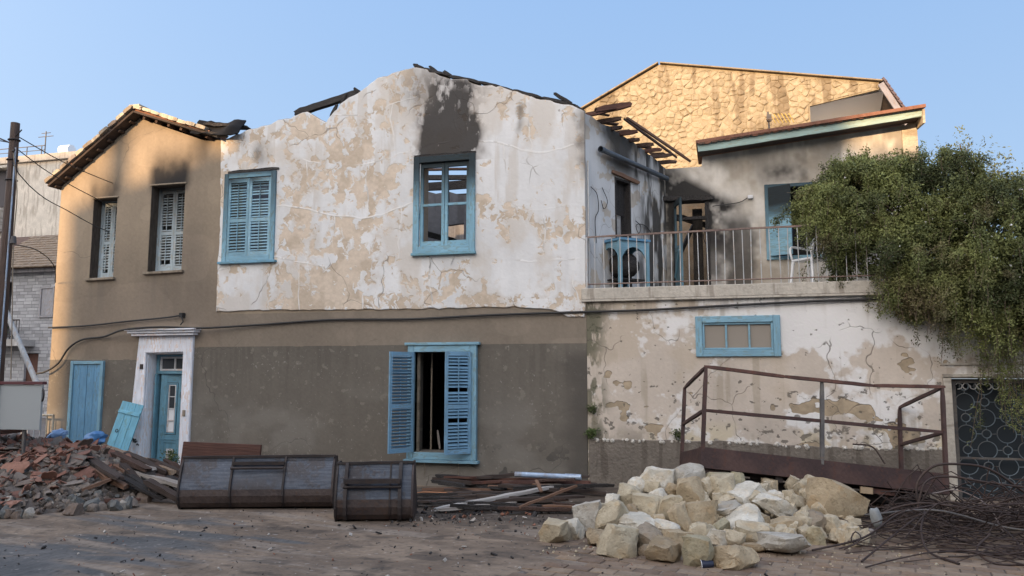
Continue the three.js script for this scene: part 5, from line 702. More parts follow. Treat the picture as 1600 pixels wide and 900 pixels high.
// ---------------------------------------------------------------- excavator buckets
function bucket(name, label, x, z, turn, len, prof, ribs, bar, sidePoly, split) {
  const t = thing(name, label, 'excavator bucket', [x, 0, z]); t.rotation.y = turn;
  const strip = (pts, len, th, x0) => { // sheet along local x following (z, y) points
    const s = new THREE.Shape(); const off = pts.map((p, i) => { const a = pts[Math.max(0, i - 1)], b = pts[Math.min(pts.length - 1, i + 1)], dx = b[0] - a[0], dy = b[1] - a[1], l = Math.hypot(dx, dy); return [p[0] + dy / l * th, p[1] - dx / l * th]; });
    pts.forEach((p, i) => i ? s.lineTo(-p[0], p[1]) : s.moveTo(-p[0], p[1])); off.reverse().forEach(p => s.lineTo(-p[0], p[1])); const g = new THREE.ExtrudeGeometry(s, { depth: len, bevelEnabled: false }); g.rotateY(Math.PI / 2); g.translate(x0, 0, 0); return uvBox(toCreasedNormals(g, 0.2), 0); };
  L('back_plate', strip(prof.slice(0, split + 1), len - 0.06, 0.022, 0.03), M.bucket, t); L('belly_plate', strip(prof.slice(split), len - 0.06, 0.022, 0.03), M.bucketLow, t);
  L('lip_bar', beam([0, prof[0][1] + 0.005, prof[0][0] - 0.005], [len, prof[0][1] + 0.02, prof[0][0] - 0.005], 0.05, 0.035, 14, 0.008, len), M.darkSteel, t);
  for (const sx of [0, len - 0.03]) { const s = new THREE.Shape(); sidePoly.forEach((p, i) => i ? s.lineTo(-p[0], p[1]) : s.moveTo(-p[0], p[1])); const g = new THREE.ExtrudeGeometry(s, { depth: 0.022, bevelEnabled: true, bevelSize: 0.004, bevelThickness: 0.004, bevelSegments: 1 }); g.rotateY(Math.PI / 2); g.translate(sx + 0.004, 0, 0); L('side_plate', uvBox(g), sx ? M.bucketLow : M.darkSteel, t); }
  for (const [f, w, out] of ribs) { const pts = prof.filter(p => p[0] > prof[0][0] - 0.2 && p[1] > 0.02); const s = new THREE.Shape(); pts.forEach((p, i) => i ? s.lineTo(-(p[0] + out * (i === 0 ? 0.5 : 1)), p[1] + (i === 0 ? 0.02 : 0)) : s.moveTo(-(p[0] + out * 0.5), p[1] + 0.02)); pts.slice().reverse().forEach(p => s.lineTo(-(p[0] - 0.01), p[1])); const g = new THREE.ExtrudeGeometry(s, { depth: w, bevelEnabled: false }); g.rotateY(Math.PI / 2); g.translate(f * len - w / 2, 0, 0); L('rib', uvBox(g), M.darkSteel, t); }
  L('cross_bar', bar, M.darkSteel, t); return t;
}
bucket('wide_bucket', 'wide blue-grey steel digger bucket standing in front of the grey wall', -7.70, 3.24, 0.305, 2.27, [[-0.15, 0.74], [-0.14, 0.68], [-0.03, 0.40], [0.0, 0.29], [0.012, 0.2], [-0.01, 0.1], [-0.06, 0.03], [-0.15, 0.0], [-0.5, 0.0], [-0.8, 0.03]], [[0.335, 0.03, 0.035], [0.675, 0.03, 0.035]], [rod([0.76, 0.60, 0.0], [1.53, 0.60, 0.0], 0.022), box(0.77, 0.05, 0.03, 1.145, 0.66, -0.08)], [[-0.20, 0.76], [-0.08, 0.62], [-0.01, 0.42], [0.02, 0.28], [0.025, 0.18], [0.0, 0.08], [-0.07, 0.01], [-0.16, -0.005], [-0.8, 0.02], [-0.75, 0.12], [-0.35, 0.74]], 3);
bucket('small_bucket', 'smaller blue-grey steel digger bucket right of the wide one', -5.02, 3.50, 0.30, 1.06, [[-0.13, 0.76], [-0.115, 0.69], [-0.02, 0.42], [0.01, 0.30], [0.02, 0.2], [0.0, 0.1], [-0.05, 0.03], [-0.14, 0.0], [-0.45, 0.0], [-0.7, 0.03]], [[0.14, 0.045, 0.07], [0.83, 0.045, 0.07], [0.70, 0.02, 0.02]], [box(0.76, 0.06, 0.06, 0.51, 0.55, 0.055), rod([0.12, 0.47, 0.04], [0.9, 0.47, 0.04], 0.018)], [[-0.16, 0.78], [-0.06, 0.62], [0.0, 0.42], [0.03, 0.28], [0.035, 0.18], [0.01, 0.08], [-0.06, 0.005], [-0.15, -0.005], [-0.7, 0.02], [-0.72, 0.2], [-0.34, 0.78]], 3);
solo('rusty_board', 'reddish brown board standing on edge behind the wide bucket', 'board', bev(1.5, 0.42, 0.05, 0, 0, 0, 0, 0, 0, 0.012), tm(S_wood, [0.095, 0.042, 0.03], 0.006), [-8.2, 0.60, 1.52], [-0.12, 0.03, -0.012]);

// ---------------------------------------------------------------- fallen shutter, scattered timber, pipe
{
  const s = thing('fallen_shutter', 'bright blue plank shutter leaning against the white door surround', 'shutter', [-11.36, 0.16, 0.5]); s.rotation.set(-0.2, 0.1, -0.17);
  for (let i = 0; i < 3; i++) L('board', bev(0.158, 1.3, 0.025, -0.163 + i * 0.163, 0.65, 0.0, 0, 0, 0, 0.006), M.blueBright, s);
  for (const y of [0.28, 1.1]) L('ledge', bev(0.48, 0.07, 0.022, 0, y, 0.024), M.blueBright, s); L('latch_ring', new THREE.TorusGeometry(0.028, 0.006, 6, 14), M.darkSteel, s, [-0.13, 0.72, 0.022]);
}
const G = 'charred timbers heaped against the door and walls';
function timber(A, B, w, h, m, label, group, seed) { return solo('timber', label, 'timber', beam(A, B, w, h, 12, Math.min(w, h) * 0.35, seed), m, null, null, group); }
{
  const lab = 'charred broken timber lying in the heap before the entrance', r = RNG(71);
  timber([-10.9, 0.66, 1.3], [-8.9, 0.32, 1.75], 0.2, 0.11, M.tanWood, 'thick weathered tan plank on top of the heap before the entrance', null, 3);
  timber([-10.7, 0.50, 1.75], [-9.2, 0.38, 1.95], 0.22, 0.1, M.greyWood, 'grey brown split plank just below the tan plank on the heap', null, 8);
  timber([-9.7, 0.42, 2.15], [-8.0, 0.16, 2.35], 0.17, 0.06, M.greyWood, 'long pale grey board sliding down the heap toward the wide bucket', null, 12);
  timber([-12.0, 0.62, 1.2], [-10.9, 0.66, 1.25], 0.08, 0.05, M.darkWood, 'thin dark batten lying on the rubble below the blue panel', null, 2);
  timber([-9.9, 0.06, 3.55], [-8.5, 0.09, 3.05], 0.06, 0.05, M.redWood, 'reddish thin batten lying at the foot of the rubble heap', null, 4);
  timber([-9.6, 0.1, 3.5], [-9.1, 0.36, 3.0], 0.08, 0.05, M.brownWood, 'short brown stick propped up on the grey rubble', null, 5);
  for (let i = 0; i < 34; i++) { const x = -10.1 + r() * 1.8, z = 1.4 + r() * 1.4, y = 0.14 + 0.42 * r() * ss(-8.2, -9.8, x), l = 0.35 + r() * 1.0, a = 0.15 + (r() - 0.3) * 1.0; timber([x - l / 2, y + 0.12 + 0.08 * r(), z], [x + l / 2 * Math.cos(a), Math.max(0.05, y - 0.1), z + l / 2 * Math.sin(a)], 0.06 + r() * 0.11, 0.04 + r() * 0.06, [M.char, M.charBrown, M.char, M.darkWood, M.brownWood][i % 5], lab, G, i + 20); }
}
{
  const lab = 'dark burnt roof timber in the low stack along the wall', r = RNG(72), g2 = 'burnt roof timbers in the low stack along the wall';
  for (let i = 0; i < 62; i++) { const x = -3.2 + (r() - 0.5) * 2.6, z = 0.3 + r() * 1.9, l = 0.5 + r() * r() * 2.0, a = (r() - 0.5) * 0.9 + 0.1, y = 0.05 + 0.24 * r() * ss(1.8, 0.6, z) + 0.02; const x0 = Math.max(-4.6, x - l / 2), x1 = Math.min(-1.6, x + l / 2); timber([x0, y + (r() - 0.5) * 0.05, z + Math.sin(a) * l / 2], [x1, y + (r() - 0.5) * 0.08, z - Math.sin(a) * l / 2], 0.03 + r() * 0.06, 0.03 + r() * 0.04, [M.char, M.charBrown, M.darkWood, M.darkWood, M.char, M.redWood, M.brownWood][Math.floor(r() * 7)], lab, g2, i + 50); }
  timber([-3.95, 0.05, 2.5], [-2.5, 0.22, 1.0], 0.10, 0.045, M.paleWood, 'long whitewashed board lying across the burnt timber stack', null, 91);
  timber([-3.9, 0.05, 2.5], [-2.9, 0.09, 1.9], 0.06, 0.04, M.greyWood, 'thin grey batten just behind the whitewashed board', null, 92);
  timber([-4.62, 0.10, 1.55], [-4.0, 0.11, 1.45], 0.07, 0.07, M.orangeWood, 'short orange brown wood block at the left of the timber stack', null, 93);
  timber([-2.75, 0.10, 2.3], [-2.05, 0.32, 1.55], 0.035, 0.035, M.brownWood, 'thin brown stick leaning across the right of the timber stack', null, 94);
  timber([-2.72, 0.36, 1.35], [-2.58, 0.22, 1.6], 0.05, 0.03, M.brownWood, 'short brown lath crossing the end of the whitewashed board', null, 95);
  timber([-3.9, 0.22, 0.9], [-2.0, 0.25, 0.6], 0.05, 0.05, M.rustRed, 'long reddish brown pole at the back of the timber stack', null, 96);
  const p = thing('drain_pipe', 'pale blue-grey round pipe lying on top of the burnt timber stack', 'pipe', [-2.66, 0.33, 0.62]); p.rotation.set(0, 0.02, -0.015);
  const pipe = (x0, x1, R) => { const g = new THREE.LatheGeometry([[R - 0.007, 0], [R, 0], [R, x1 - x0], [R - 0.007, x1 - x0], [R - 0.007, 0]].map(q => new THREE.Vector2(...q)), 18); g.rotateZ(-Math.PI / 2); g.translate(x0, 0, 0); return uvBox(g, 0); };
  L('pipe_section', pipe(-0.58, 0.3, 0.043), tm(S_metal, [0.52, 0.62, 0.72], 0.002, { roughness: 0.5 }), p); L('pipe_socket', pipe(0.26, 0.52, 0.05), M.galv, p);
}
{ // specks of debris on the yard
  const r = RNG(88), dark = [], pale = [], red = [];
  for (let i = 0; i < 800; i++) { const near = r() < 0.5, x = near ? -3.2 + (r() + r() - 1) * 2.2 : -8 + r() * 8.5, z = near ? 2.4 + (r() + r() - 1) * 1.6 : 2.6 + r() * 4, s = 0.007 + 0.034 * r() * r() * r() * (near ? 1.4 : 1); const g = uvBox(move(new THREE.BoxGeometry(s * (1 + 2 * r()), s * 0.7, s * (0.6 + r())), x, 0.012, z, r(), r() * 6, r())); (r() < 0.66 ? dark : r() < 0.5 ? pale : red).push(g); }
  stuffMesh('charcoal_debris', 'black charcoal bits scattered over the dusty yard', 'debris', dark, M.char); stuffMesh('plaster_debris', 'small pale plaster crumbs scattered over the dusty yard', 'debris', pale, tm(S_concrete, [0.5, 0.47, 0.44], 0.005)); stuffMesh('tile_debris', 'small reddish tile chips scattered over the dusty yard', 'debris', red, M.tileRed);
}

// ---------------------------------------------------------------- rubble heap on the left
const heapH = (x, z) => { const zf = Math.min(5.3, 3.0 + (-8.1 - x) * 1.35); const top = 0.80 * ss(-8.35, -10.5, x) + 0.12 * ss(-10.5, -12.5, x); return top * (z > 2.3 ? ss(zf, 2.3, z) : 1 - 0.85 * ss(2.3, 0.5, z)) + 0.05 * (fb(x * 4, z * 4, 3) - 0.4); };
{
  const g = new THREE.PlaneGeometry(6.6, 5.6, 90, 80); g.rotateX(-Math.PI / 2); move(g, -11.0, 0, 2.75); const p = g.attributes.position; for (let i = 0; i < p.count; i++) { const x = p.getX(i), z = p.getZ(i), h = heapH(x, z) - 0.05; p.setY(i, h + (h > 0.01 ? 0.08 * (n2(x * 11, z * 11) - 0.3) : -0.05)); } g.computeVertexNormals();
  stuffMesh('rubble_mound', 'grey earth and grit forming the body of the rubble heap', 'rubble', uvBox(g), tm(S_stone, [0.125, 0.105, 0.095], 0.02));
  const shard = (seed, w, l, rad) => { const r = RNG(seed * 17 + 3), nu = 6, nv = 4, pos = [], P = (i, j, o) => { const a = (i / nu - 0.5) * w / rad, b = (j / nv - 0.5) * l; const jx = (i === 0 || i === nu || j === 0 || j === nv) ? (n2(i * 1.7 + seed, j * 2.3) - 0.5) * l * 0.28 : 0; const R = rad - o * 0.014; return [Math.sin(a) * R, Math.cos(a) * R - rad, b + jx]; }; const quad = (a, b, c, d) => pos.push(...a, ...b, ...c, ...a, ...c, ...d);
    for (let i = 0; i < nu; i++) for (let j = 0; j < nv; j++) { quad(P(i, j, 0), P(i, j + 1, 0), P(i + 1, j + 1, 0), P(i + 1, j, 0)); quad(P(i, j, 1), P(i + 1, j, 1), P(i + 1, j + 1, 1), P(i, j + 1, 1)); }
    for (let i = 0; i < nu; i++) { quad(P(i, 0, 1), P(i, 0, 0), P(i + 1, 0, 0), P(i + 1, 0, 1)); quad(P(i, nv, 0), P(i, nv, 1), P(i + 1, nv, 1), P(i + 1, nv, 0)); } for (let j = 0; j < nv; j++) { quad(P(0, j, 0), P(0, j, 1), P(0, j + 1, 1), P(0, j + 1, 0)); quad(P(nu, j, 1), P(nu, j, 0), P(nu, j + 1, 0), P(nu, j + 1, 1)); }
    const q = new THREE.BufferGeometry(); q.setAttribute('position', new THREE.Float32BufferAttribute(pos, 3)); q.computeVertexNormals(); return uvBox(toCreasedNormals(q, 0.8)); };
  const sh = [0, 1, 2, 3, 4, 5].map(i => shard(i + 1, 0.17 + 0.03 * (i % 3), 0.18 + 0.05 * i, i < 4 ? 0.1 : 0.6)), lump = [0, 1, 2, 3, 4].map(i => stoneGeo(1, 0.75, 0.85, i + 200, 6, 0.2));
  const cols = [[0.245, 0.12, 0.09], [0.19, 0.10, 0.082], [0.29, 0.155, 0.12], [0.18, 0.145, 0.13], [0.145, 0.128, 0.12], [0.225, 0.195, 0.18], [0.105, 0.09, 0.083], [0.15, 0.158, 0.165], [0.37, 0.35, 0.33]];
  const cm = cols.map(c => tm(S_stone, c, 0.006, { roughness: 0.95 }));
  const r = RNG(500), spot = () => { for (;;) { const x = -13.2 + r() * 5.2, z = 0.5 + r() * 4.8, h = heapH(x, z); if (h > 0.05) return [x, h, z]; } };
  // bulk: merged fragments
  const bulk = cm.map(() => []); for (let i = 0; i < 3000; i++) { const [x, h, z] = spot(), tan = ss(-9.2, -10.4, x + 0.4 * (r() - 0.5)), isT = r() < 0.42 * tan, s = isT ? 0.35 + r() * 0.6 : 0.03 + r() * 0.09; const g = (isT ? sh[Math.floor(r() * 6)] : lump[Math.floor(r() * 5)]).clone(); g.scale(s, s, s); move(g, x, h - 0.015, z, (r() - 0.5) * 2.0, r() * 6.3, (r() - 0.5) * 2.0); bulk[isT ? Math.floor(r() * 4) : 3 + Math.floor(r() * (r() < 0.3 ? 6 : 4))].push(g); }
  bulk.forEach((b, i) => { if (b.length) stuffMesh('rubble', ['dull red tile shards strewn through the rubble heap', 'dark red tile shards strewn through the rubble heap', 'light orange tile shards strewn through the rubble heap', 'brown broken fragments strewn through the rubble heap', 'dark grey stones strewn through the rubble heap', 'light brown stones strewn through the rubble heap', 'blackish stones strewn through the rubble heap', 'bluish grey stones strewn through the rubble heap', 'whitish stones strewn through the rubble heap'][i], 'rubble', b, cm[i]); });
  for (let i = 0; i < 110; i++) { const x = -9.4 - r() * 2.6, z = 2.3 + r() * 2.4, h = heapH(x, z); if (h < 0.08) continue; const s = 0.55 + r() * 0.55; const o = solo('tile_fragment', 'broken roof tile lying on the front slope of the rubble heap', 'roof tile', sh[i % 6], cm[[0, 4, 1, 2, 5, 0, 3, 1][i % 8]], [x, h + 0.03, z], [0.35 + (r() - 0.5) * 1.0, r() * 6.3, (r() - 0.5) * 1.0], 'broken roof tiles on the rubble heap'); o.scale.setScalar(s); }
  for (let i = 0; i < 55; i++) { const x = -8.5 - r() * 3.2, zf = Math.min(5.3, 3.0 + (-8.1 - x) * 1.35), z = zf - 0.15 - r() * r() * 1.4, h = Math.max(0.02, heapH(x, z)); const s = 0.13 + r() * 0.13; const o = solo('rubble_stone', 'grey broken stone at the foot of the rubble heap', 'stone', lump[i % 5], cm[[7, 4, 5, 7, 3, 7, 8][i % 7]], [x, h + 0.02, z], [r() * 3, r() * 6, r() * 3], 'grey stones along the foot of the rubble heap'); o.scale.setScalar(s); }
  const bagGeo = seed => { const s = new THREE.IcosahedronGeometry(0.2, 4), p = s.attributes.position; for (let i = 0; i < p.count; i++) { const x = p.getX(i), y = p.getY(i), z = p.getZ(i), k = 0.55 + 0.9 * fb3(x * 11 + seed, y * 11, z * 11, 3) + 0.25 * Math.abs(n3(x * 22, y * 22 + seed, z * 22) - 0.5); p.setXYZ(i, x * k * 1.25, y * k * 0.8, z * k); } s.computeVertexNormals(); return uvBox(toCreasedNormals(s, 0.9)); };
  const bm = mat([0.07, 0.20, 0.42], { roughness: 0.3 }); solo('blue_bag', 'crumpled blue plastic bag on the rubble below the cream fence', 'bag', bagGeo(2), bm, [-10.45, 0.86, 1.9], [0, 0.4, 0.25]).scale.set(0.75, 0.75, 0.75); solo('blue_bag', 'small torn blue and white bag left of the crumpled blue bag', 'bag', bagGeo(9), mat([0.2, 0.32, 0.52], { roughness: 0.35 }), [-11.15, 0.93, 2.0], [0, 1.4, 0.1]).scale.set(0.6, 0.5, 0.5);
  timber([-12.6, 0.95, 2.6], [-11.4, 1.03, 2.5], 0.09, 0.07, M.redWood, 'reddish wooden beam on top of the rubble at the left edge', null, 77);
}
// ---------------------------------------------------------------- rusty platform with railings
{
  const FL = new THREE.Vector3(-0.21, 1.0, 2.19), FR = new THREE.Vector3(3.05, 0.63, 1.29), BL = new THREE.Vector3(-0.47, 0.81, 1.06);
  const X = FR.clone().sub(FL), len = X.length(); X.normalize(); const Zb = BL.clone().sub(FL); Zb.addScaledVector(X, -Zb.dot(X)); const wid = Zb.length(); const Z = Zb.clone().normalize().negate(), Y = new THREE.Vector3().crossVectors(Z, X);
  const t = thing('loading_platform', 'rusty brown steel platform with a bent railing, tilted before the peeling wall', 'platform', FL.toArray());
  t.quaternion.setFromRotationMatrix(new THREE.Matrix4().makeBasis(X, Y, Z));
  // local: x along the front edge, y up from the deck, z towards the viewer, deck from z = 0 back to -wid
  L('front_beam', [box(len, 0.275, 0.03, len / 2, -0.14, 0), box(len, 0.022, 0.09, len / 2, -0.011, -0.058), box(len, 0.022, 0.09, len / 2, -0.27, -0.058)], M.rust, t);
  L('rear_beam', box(len, 0.24, 0.04, len / 2, -0.14, -wid), M.rust, t); for (const x of [0.02, len - 0.02]) L('end_beam', box(0.035, 0.25, wid - 0.06, x, -0.135, -wid / 2), M.rust, t);
  L('deck', box(len - 0.05, 0.02, wid - 0.1, len / 2, -0.04, -wid / 2 - 0.02), M.darkSteel, t);
  for (const x of [0.25, 1.1, 2.0, 2.9]) L('crossmember', box(0.1, 0.16, wid - 0.1, x, -0.28, -wid / 2), M.darkSteel, t);
  L('chassis_rail', [box(len * 0.86, 0.12, 0.07, len * 0.55, -0.40, -0.28), box(len * 0.86, 0.12, 0.07, len * 0.55, -0.40, -0.85)], M.darkSteel, t);
  L('step_bracket', [box(0.5, 0.1, 0.08, 0.3, -0.35, -0.08), box(0.08, 0.2, 0.08, 0.1, -0.34, -0.1)], M.rust, t); L('tail_lamp', bev(0.17, 0.09, 0.04, 2.28, -0.34, -0.02), tm(S_concrete, [0.5, 0.38, 0.25], 0.002), t); L('lamp_bracket', box(0.45, 0.07, 0.03, 2.45, -0.335, -0.05), M.rustRed, t);
  for (const [x, z] of [[0.5, -0.3], [0.5, -0.85], [2.75, -0.3], [2.75, -0.85]]) L('leg', box(0.1, x < 1 ? 0.5 : 0.22, 0.1, x, x < 1 ? -0.66 : -0.52, z), M.darkSteel, t);
  const post = (x, z, h, m, seed) => L('post', beam([x, -0.06, z], [x, h, z], 0.05, 0.05, 6, 0.006, seed), m, t);
  post(0.025, 0.0, 1.10, M.rust, 1); post(len * 0.49, 0.0, 1.11, M.greyPost, 2); post(len - 0.03, 0.0, 1.19, M.rust, 3); post(0.025, -wid, 0.98, M.rust, 4); post(len - 0.03, -wid, 1.04, M.rust, 5);
  L('top_rail', [beam([0, 1.115, 0], [len * 0.33, 1.09, 0.02], 0.05, 0.045, 8, 0.006, 6), beam([len * 0.33, 1.09, 0.02], [len * 0.7, 1.10, 0.03], 0.05, 0.045, 8, 0.006, 7), beam([len * 0.7, 1.10, 0.03], [len, 1.2, 0], 0.05, 0.045, 8, 0.006, 8)], M.rustRed, t);
  L('mid_rail', beam([0.03, 0.50, 0.0], [len - 0.03, 0.56, 0.0], 0.04, 0.045, 8, 0.006, 9), M.rust, t);
  for (const [x, y0, y1] of [[0.025, 1.11, 0.98], [0.025, 0.5, 0.42], [len - 0.03, 1.19, 1.04], [len - 0.03, 0.56, 0.47]]) L('end_rail', beam([x, y0, 0], [x, y1, -wid], 0.04, 0.045, 6, 0.006, y0), M.rust, t);
}
// ---------------------------------------------------------------- tangled reinforcing bars
{
  const r = RNG(1234), gs = [], zone = () => { const x = 2.0 + r() * 3.2; return [x, 0, 1.2 + r() * 2.6 - (x - 2) * 0.1]; };
  const inZone = p => { p[0] = Math.max(1.35, p[0]); return p; };
  for (let i = 0; i < 230; i++) {
    const c = zone(), a = (r() - 0.5) * 1.3, l = 0.6 + r() * 1.3, H = (0.06 + 0.78 * r() * ss(1.5, 2.7, c[0]) * ss(4.0, 2.6, c[2])), pts = [];
    const bend = (r() - 0.5) * 0.9, n = 5; for (let k = 0; k < n; k++) { const t = k / (n - 1) - 0.5; const x = c[0] + Math.cos(a + bend * t) * l * t * 2 * 0.6, z = c[2] + Math.sin(a + bend * t) * l * t * 2 * 0.6; pts.push(inZone([x, Math.max(0.015, H * (0.55 + 0.9 * (r() - 0.35)) - Math.abs(t) * H * 0.8), z])); }
    gs.push(tube(pts, 0.0045 + r() * 0.005, 16, 5));
  }
  for (let i = 0; i < 26; i++) { const c = [2.0 + r() * 2.6, 0.1 + r() * 0.35, 1.7 + r() * 1.6], R = 0.2 + r() * 0.35, tl = r() * 0.8, a0 = r() * 6, sp = 2 + r() * 2.5, pts = []; for (let k = 0; k < 9; k++) { const a = a0 + sp * k / 8; pts.push([c[0] + Math.cos(a) * R * 1.4, Math.max(0.015, c[1] + Math.sin(a) * R * (0.25 + 0.5 * tl)), c[2] + Math.sin(a) * R * 0.7]); } gs.push(tube(pts, 0.008, 22, 5)); }
  stuffMesh('rebar_tangle', 'dense tangle of rusty steel rods and wire on the right', 'scrap metal', gs.map(g => uvBox(g, 0)), M.rebar);
  const bar = (pts, label, rr = 0.012, m = M.rebar) => solo('steel_rod', label, 'steel rod', uvBox(tube(pts, rr, 40, 7), 0), m);
  bar([[2.42, 0.28, 2.4], [2.42, 0.62, 2.35], [2.62, 0.83, 2.3], [2.95, 0.86, 2.2], [3.3, 0.80, 2.1], [3.8, 0.45, 2.0]], 'thick rusty rod arching highest over the tangle before the gate', 0.016);
  bar([[2.36, 0.3, 2.5], [2.5, 0.66, 2.45], [2.75, 0.72, 2.35], [3.2, 0.66, 2.3], [4.0, 0.55, 2.1]], 'second rusty rod arching just under the highest one', 0.014);
  bar([[1.55, 0.02, 3.3], [1.9, 0.3, 2.8], [2.4, 0.42, 2.6], [3.0, 0.36, 2.6], [3.9, 0.3, 2.4]], 'long dark rod rising from the front left of the tangle', 0.013);
  bar([[1.0, 0.03, 3.75], [1.6, 0.12, 3.35], [2.1, 0.34, 2.9], [2.6, 0.42, 2.6]], 'dark rod reaching left to the flat white-topped slab', 0.012);
  bar([[1.45, 0.015, 4.1], [1.9, 0.2, 3.5], [2.3, 0.36, 3.0]], 'straight dark rod poking forward left from the tangle onto the pavers', 0.011);
  bar([[2.35, 0.38, 2.95], [2.22, 0.2, 3.3], [2.22, 0.05, 3.6], [2.42, 0.015, 3.95]], 'rusty rod curving down forward onto the pavers in the middle', 0.013);
  bar([[2.95, 0.2, 3.2], [2.72, 0.08, 3.5], [2.78, 0.02, 3.85], [3.3, 0.02, 3.75]], 'hooked rusty rod at the lower right corner', 0.012);
  bar([[3.1, 0.3, 2.9], [3.2, 0.1, 3.3], [3.05, 0.02, 3.55], [2.85, 0.03, 3.52]], 'small hooked rod end inside the lower right corner', 0.011);
  bar([[1.9, 0.98, 1.0], [2.15, 0.95, 1.05], [2.3, 0.72, 1.1]], 'short bent rod sticking up behind the platform beam', 0.012);
  bar([[1.3, 0.03, 3.6], [1.5, 0.10, 3.55], [1.55, 0.16, 3.5], [1.5, 0.2, 3.45], [1.45, 0.1, 3.5], [1.8, 0.03, 3.4], [2.2, 0.04, 3.3]], 'thin looped wire left of the tangle near the stones', 0.008);
  bar([[2.6, 0.5, 2.3], [2.9, 0.54, 2.25], [3.2, 0.38, 2.3], [3.3, 0.1, 2.5]], 'black and white flecked cord curling through the tangle', 0.008, tm(S_rust, [0.3, 0.3, 0.3], 0.001));
  bar([[1.7, 0.3, 2.9], [2.5, 0.38, 2.85], [3.2, 0.24, 3.0], [4.0, 0.2, 3.0]], 'long straight grey rod lying across the front of the tangle', 0.012, M.greyPost);
  const cl = uvBox(toCreasedNormals((() => { const s = new THREE.IcosahedronGeometry(0.09, 3), p = s.attributes.position; for (let i = 0; i < p.count; i++) { const k = 0.7 + 0.7 * fb3(p.getX(i) * 16, p.getY(i) * 16, p.getZ(i) * 16); p.setXYZ(i, p.getX(i) * k * 0.7, p.getY(i) * k * 1.35, p.getZ(i) * k * 0.6); } return s; })(), 1));
  solo('grey_rag', 'pale grey rag caught on the rods left of the tangle centre', 'rag', cl, tm(S_concrete, [0.34, 0.36, 0.37], 0.004), [1.82, 0.27, 2.95], [0, 0.3, 0.2]); solo('round_pebble', 'small round grey stone under the grey rag', 'stone', stoneGeo(0.09, 0.1, 0.09, 350, 2, 0.7), M.tileGrey, [1.72, 0.12, 3.1]);
}
// ---------------------------------------------------------------- plants
function sprig(seed, n, leafL, leafW, spread) { const r = RNG(seed), pos = [], nor = [], v = new THREE.Vector3(), a = new THREE.Vector3(), b = new THREE.Vector3(), q = new THREE.Quaternion(), e = new THREE.Euler();
  for (let i = 0; i < n; i++) { const c = new THREE.Vector3((r() - 0.5) * spread, (r() - 0.5) * spread, (r() - 0.5) * spread * 0.8); e.set((r() - 0.5) * 2.4, r() * 6.3, (r() - 0.5) * 2.4); q.setFromEuler(e); const P = [[0, -leafL / 2, 0], [leafW / 2, 0, leafW * 0.2], [0, leafL / 2, 0], [-leafW / 2, 0, leafW * 0.2]].map(p => new THREE.Vector3(...p).applyQuaternion(q).add(c)); for (const k of [0, 1, 2, 0, 2, 3]) pos.push(P[k].x, P[k].y, P[k].z); }
  const g = new THREE.BufferGeometry(); g.setAttribute('position', new THREE.Float32BufferAttribute(pos, 3)); g.computeVertexNormals(); g.setAttribute('uv', new THREE.Float32BufferAttribute(new Float32Array(n * 12), 2)); return g; }
const leafMat = () => new THREE.MeshPhysicalMaterial({ color: 0xffffff, roughness: 0.75, side: THREE.DoubleSide, transmission: 0.0 });
function scatter(name, geo, items, parent) { const o = new THREE.InstancedMesh(geo, leafMat(), items.length), m = new THREE.Matrix4(), q = new THREE.Quaternion(), e = new THREE.Euler(), c = new THREE.Color(); items.forEach((t, i) => { e.set(t[4], t[5], t[6]); q.setFromEuler(e); m.compose(new THREE.Vector3(t[0], t[1], t[2]), q, new THREE.Vector3(t[3], t[3], t[3])); o.setMatrixAt(i, m); o.setColorAt(i, c.setRGB(...t[7])); }); o.name = name; o.userData.kind = 'stuff'; shade(o); parent.add(o); return o; }
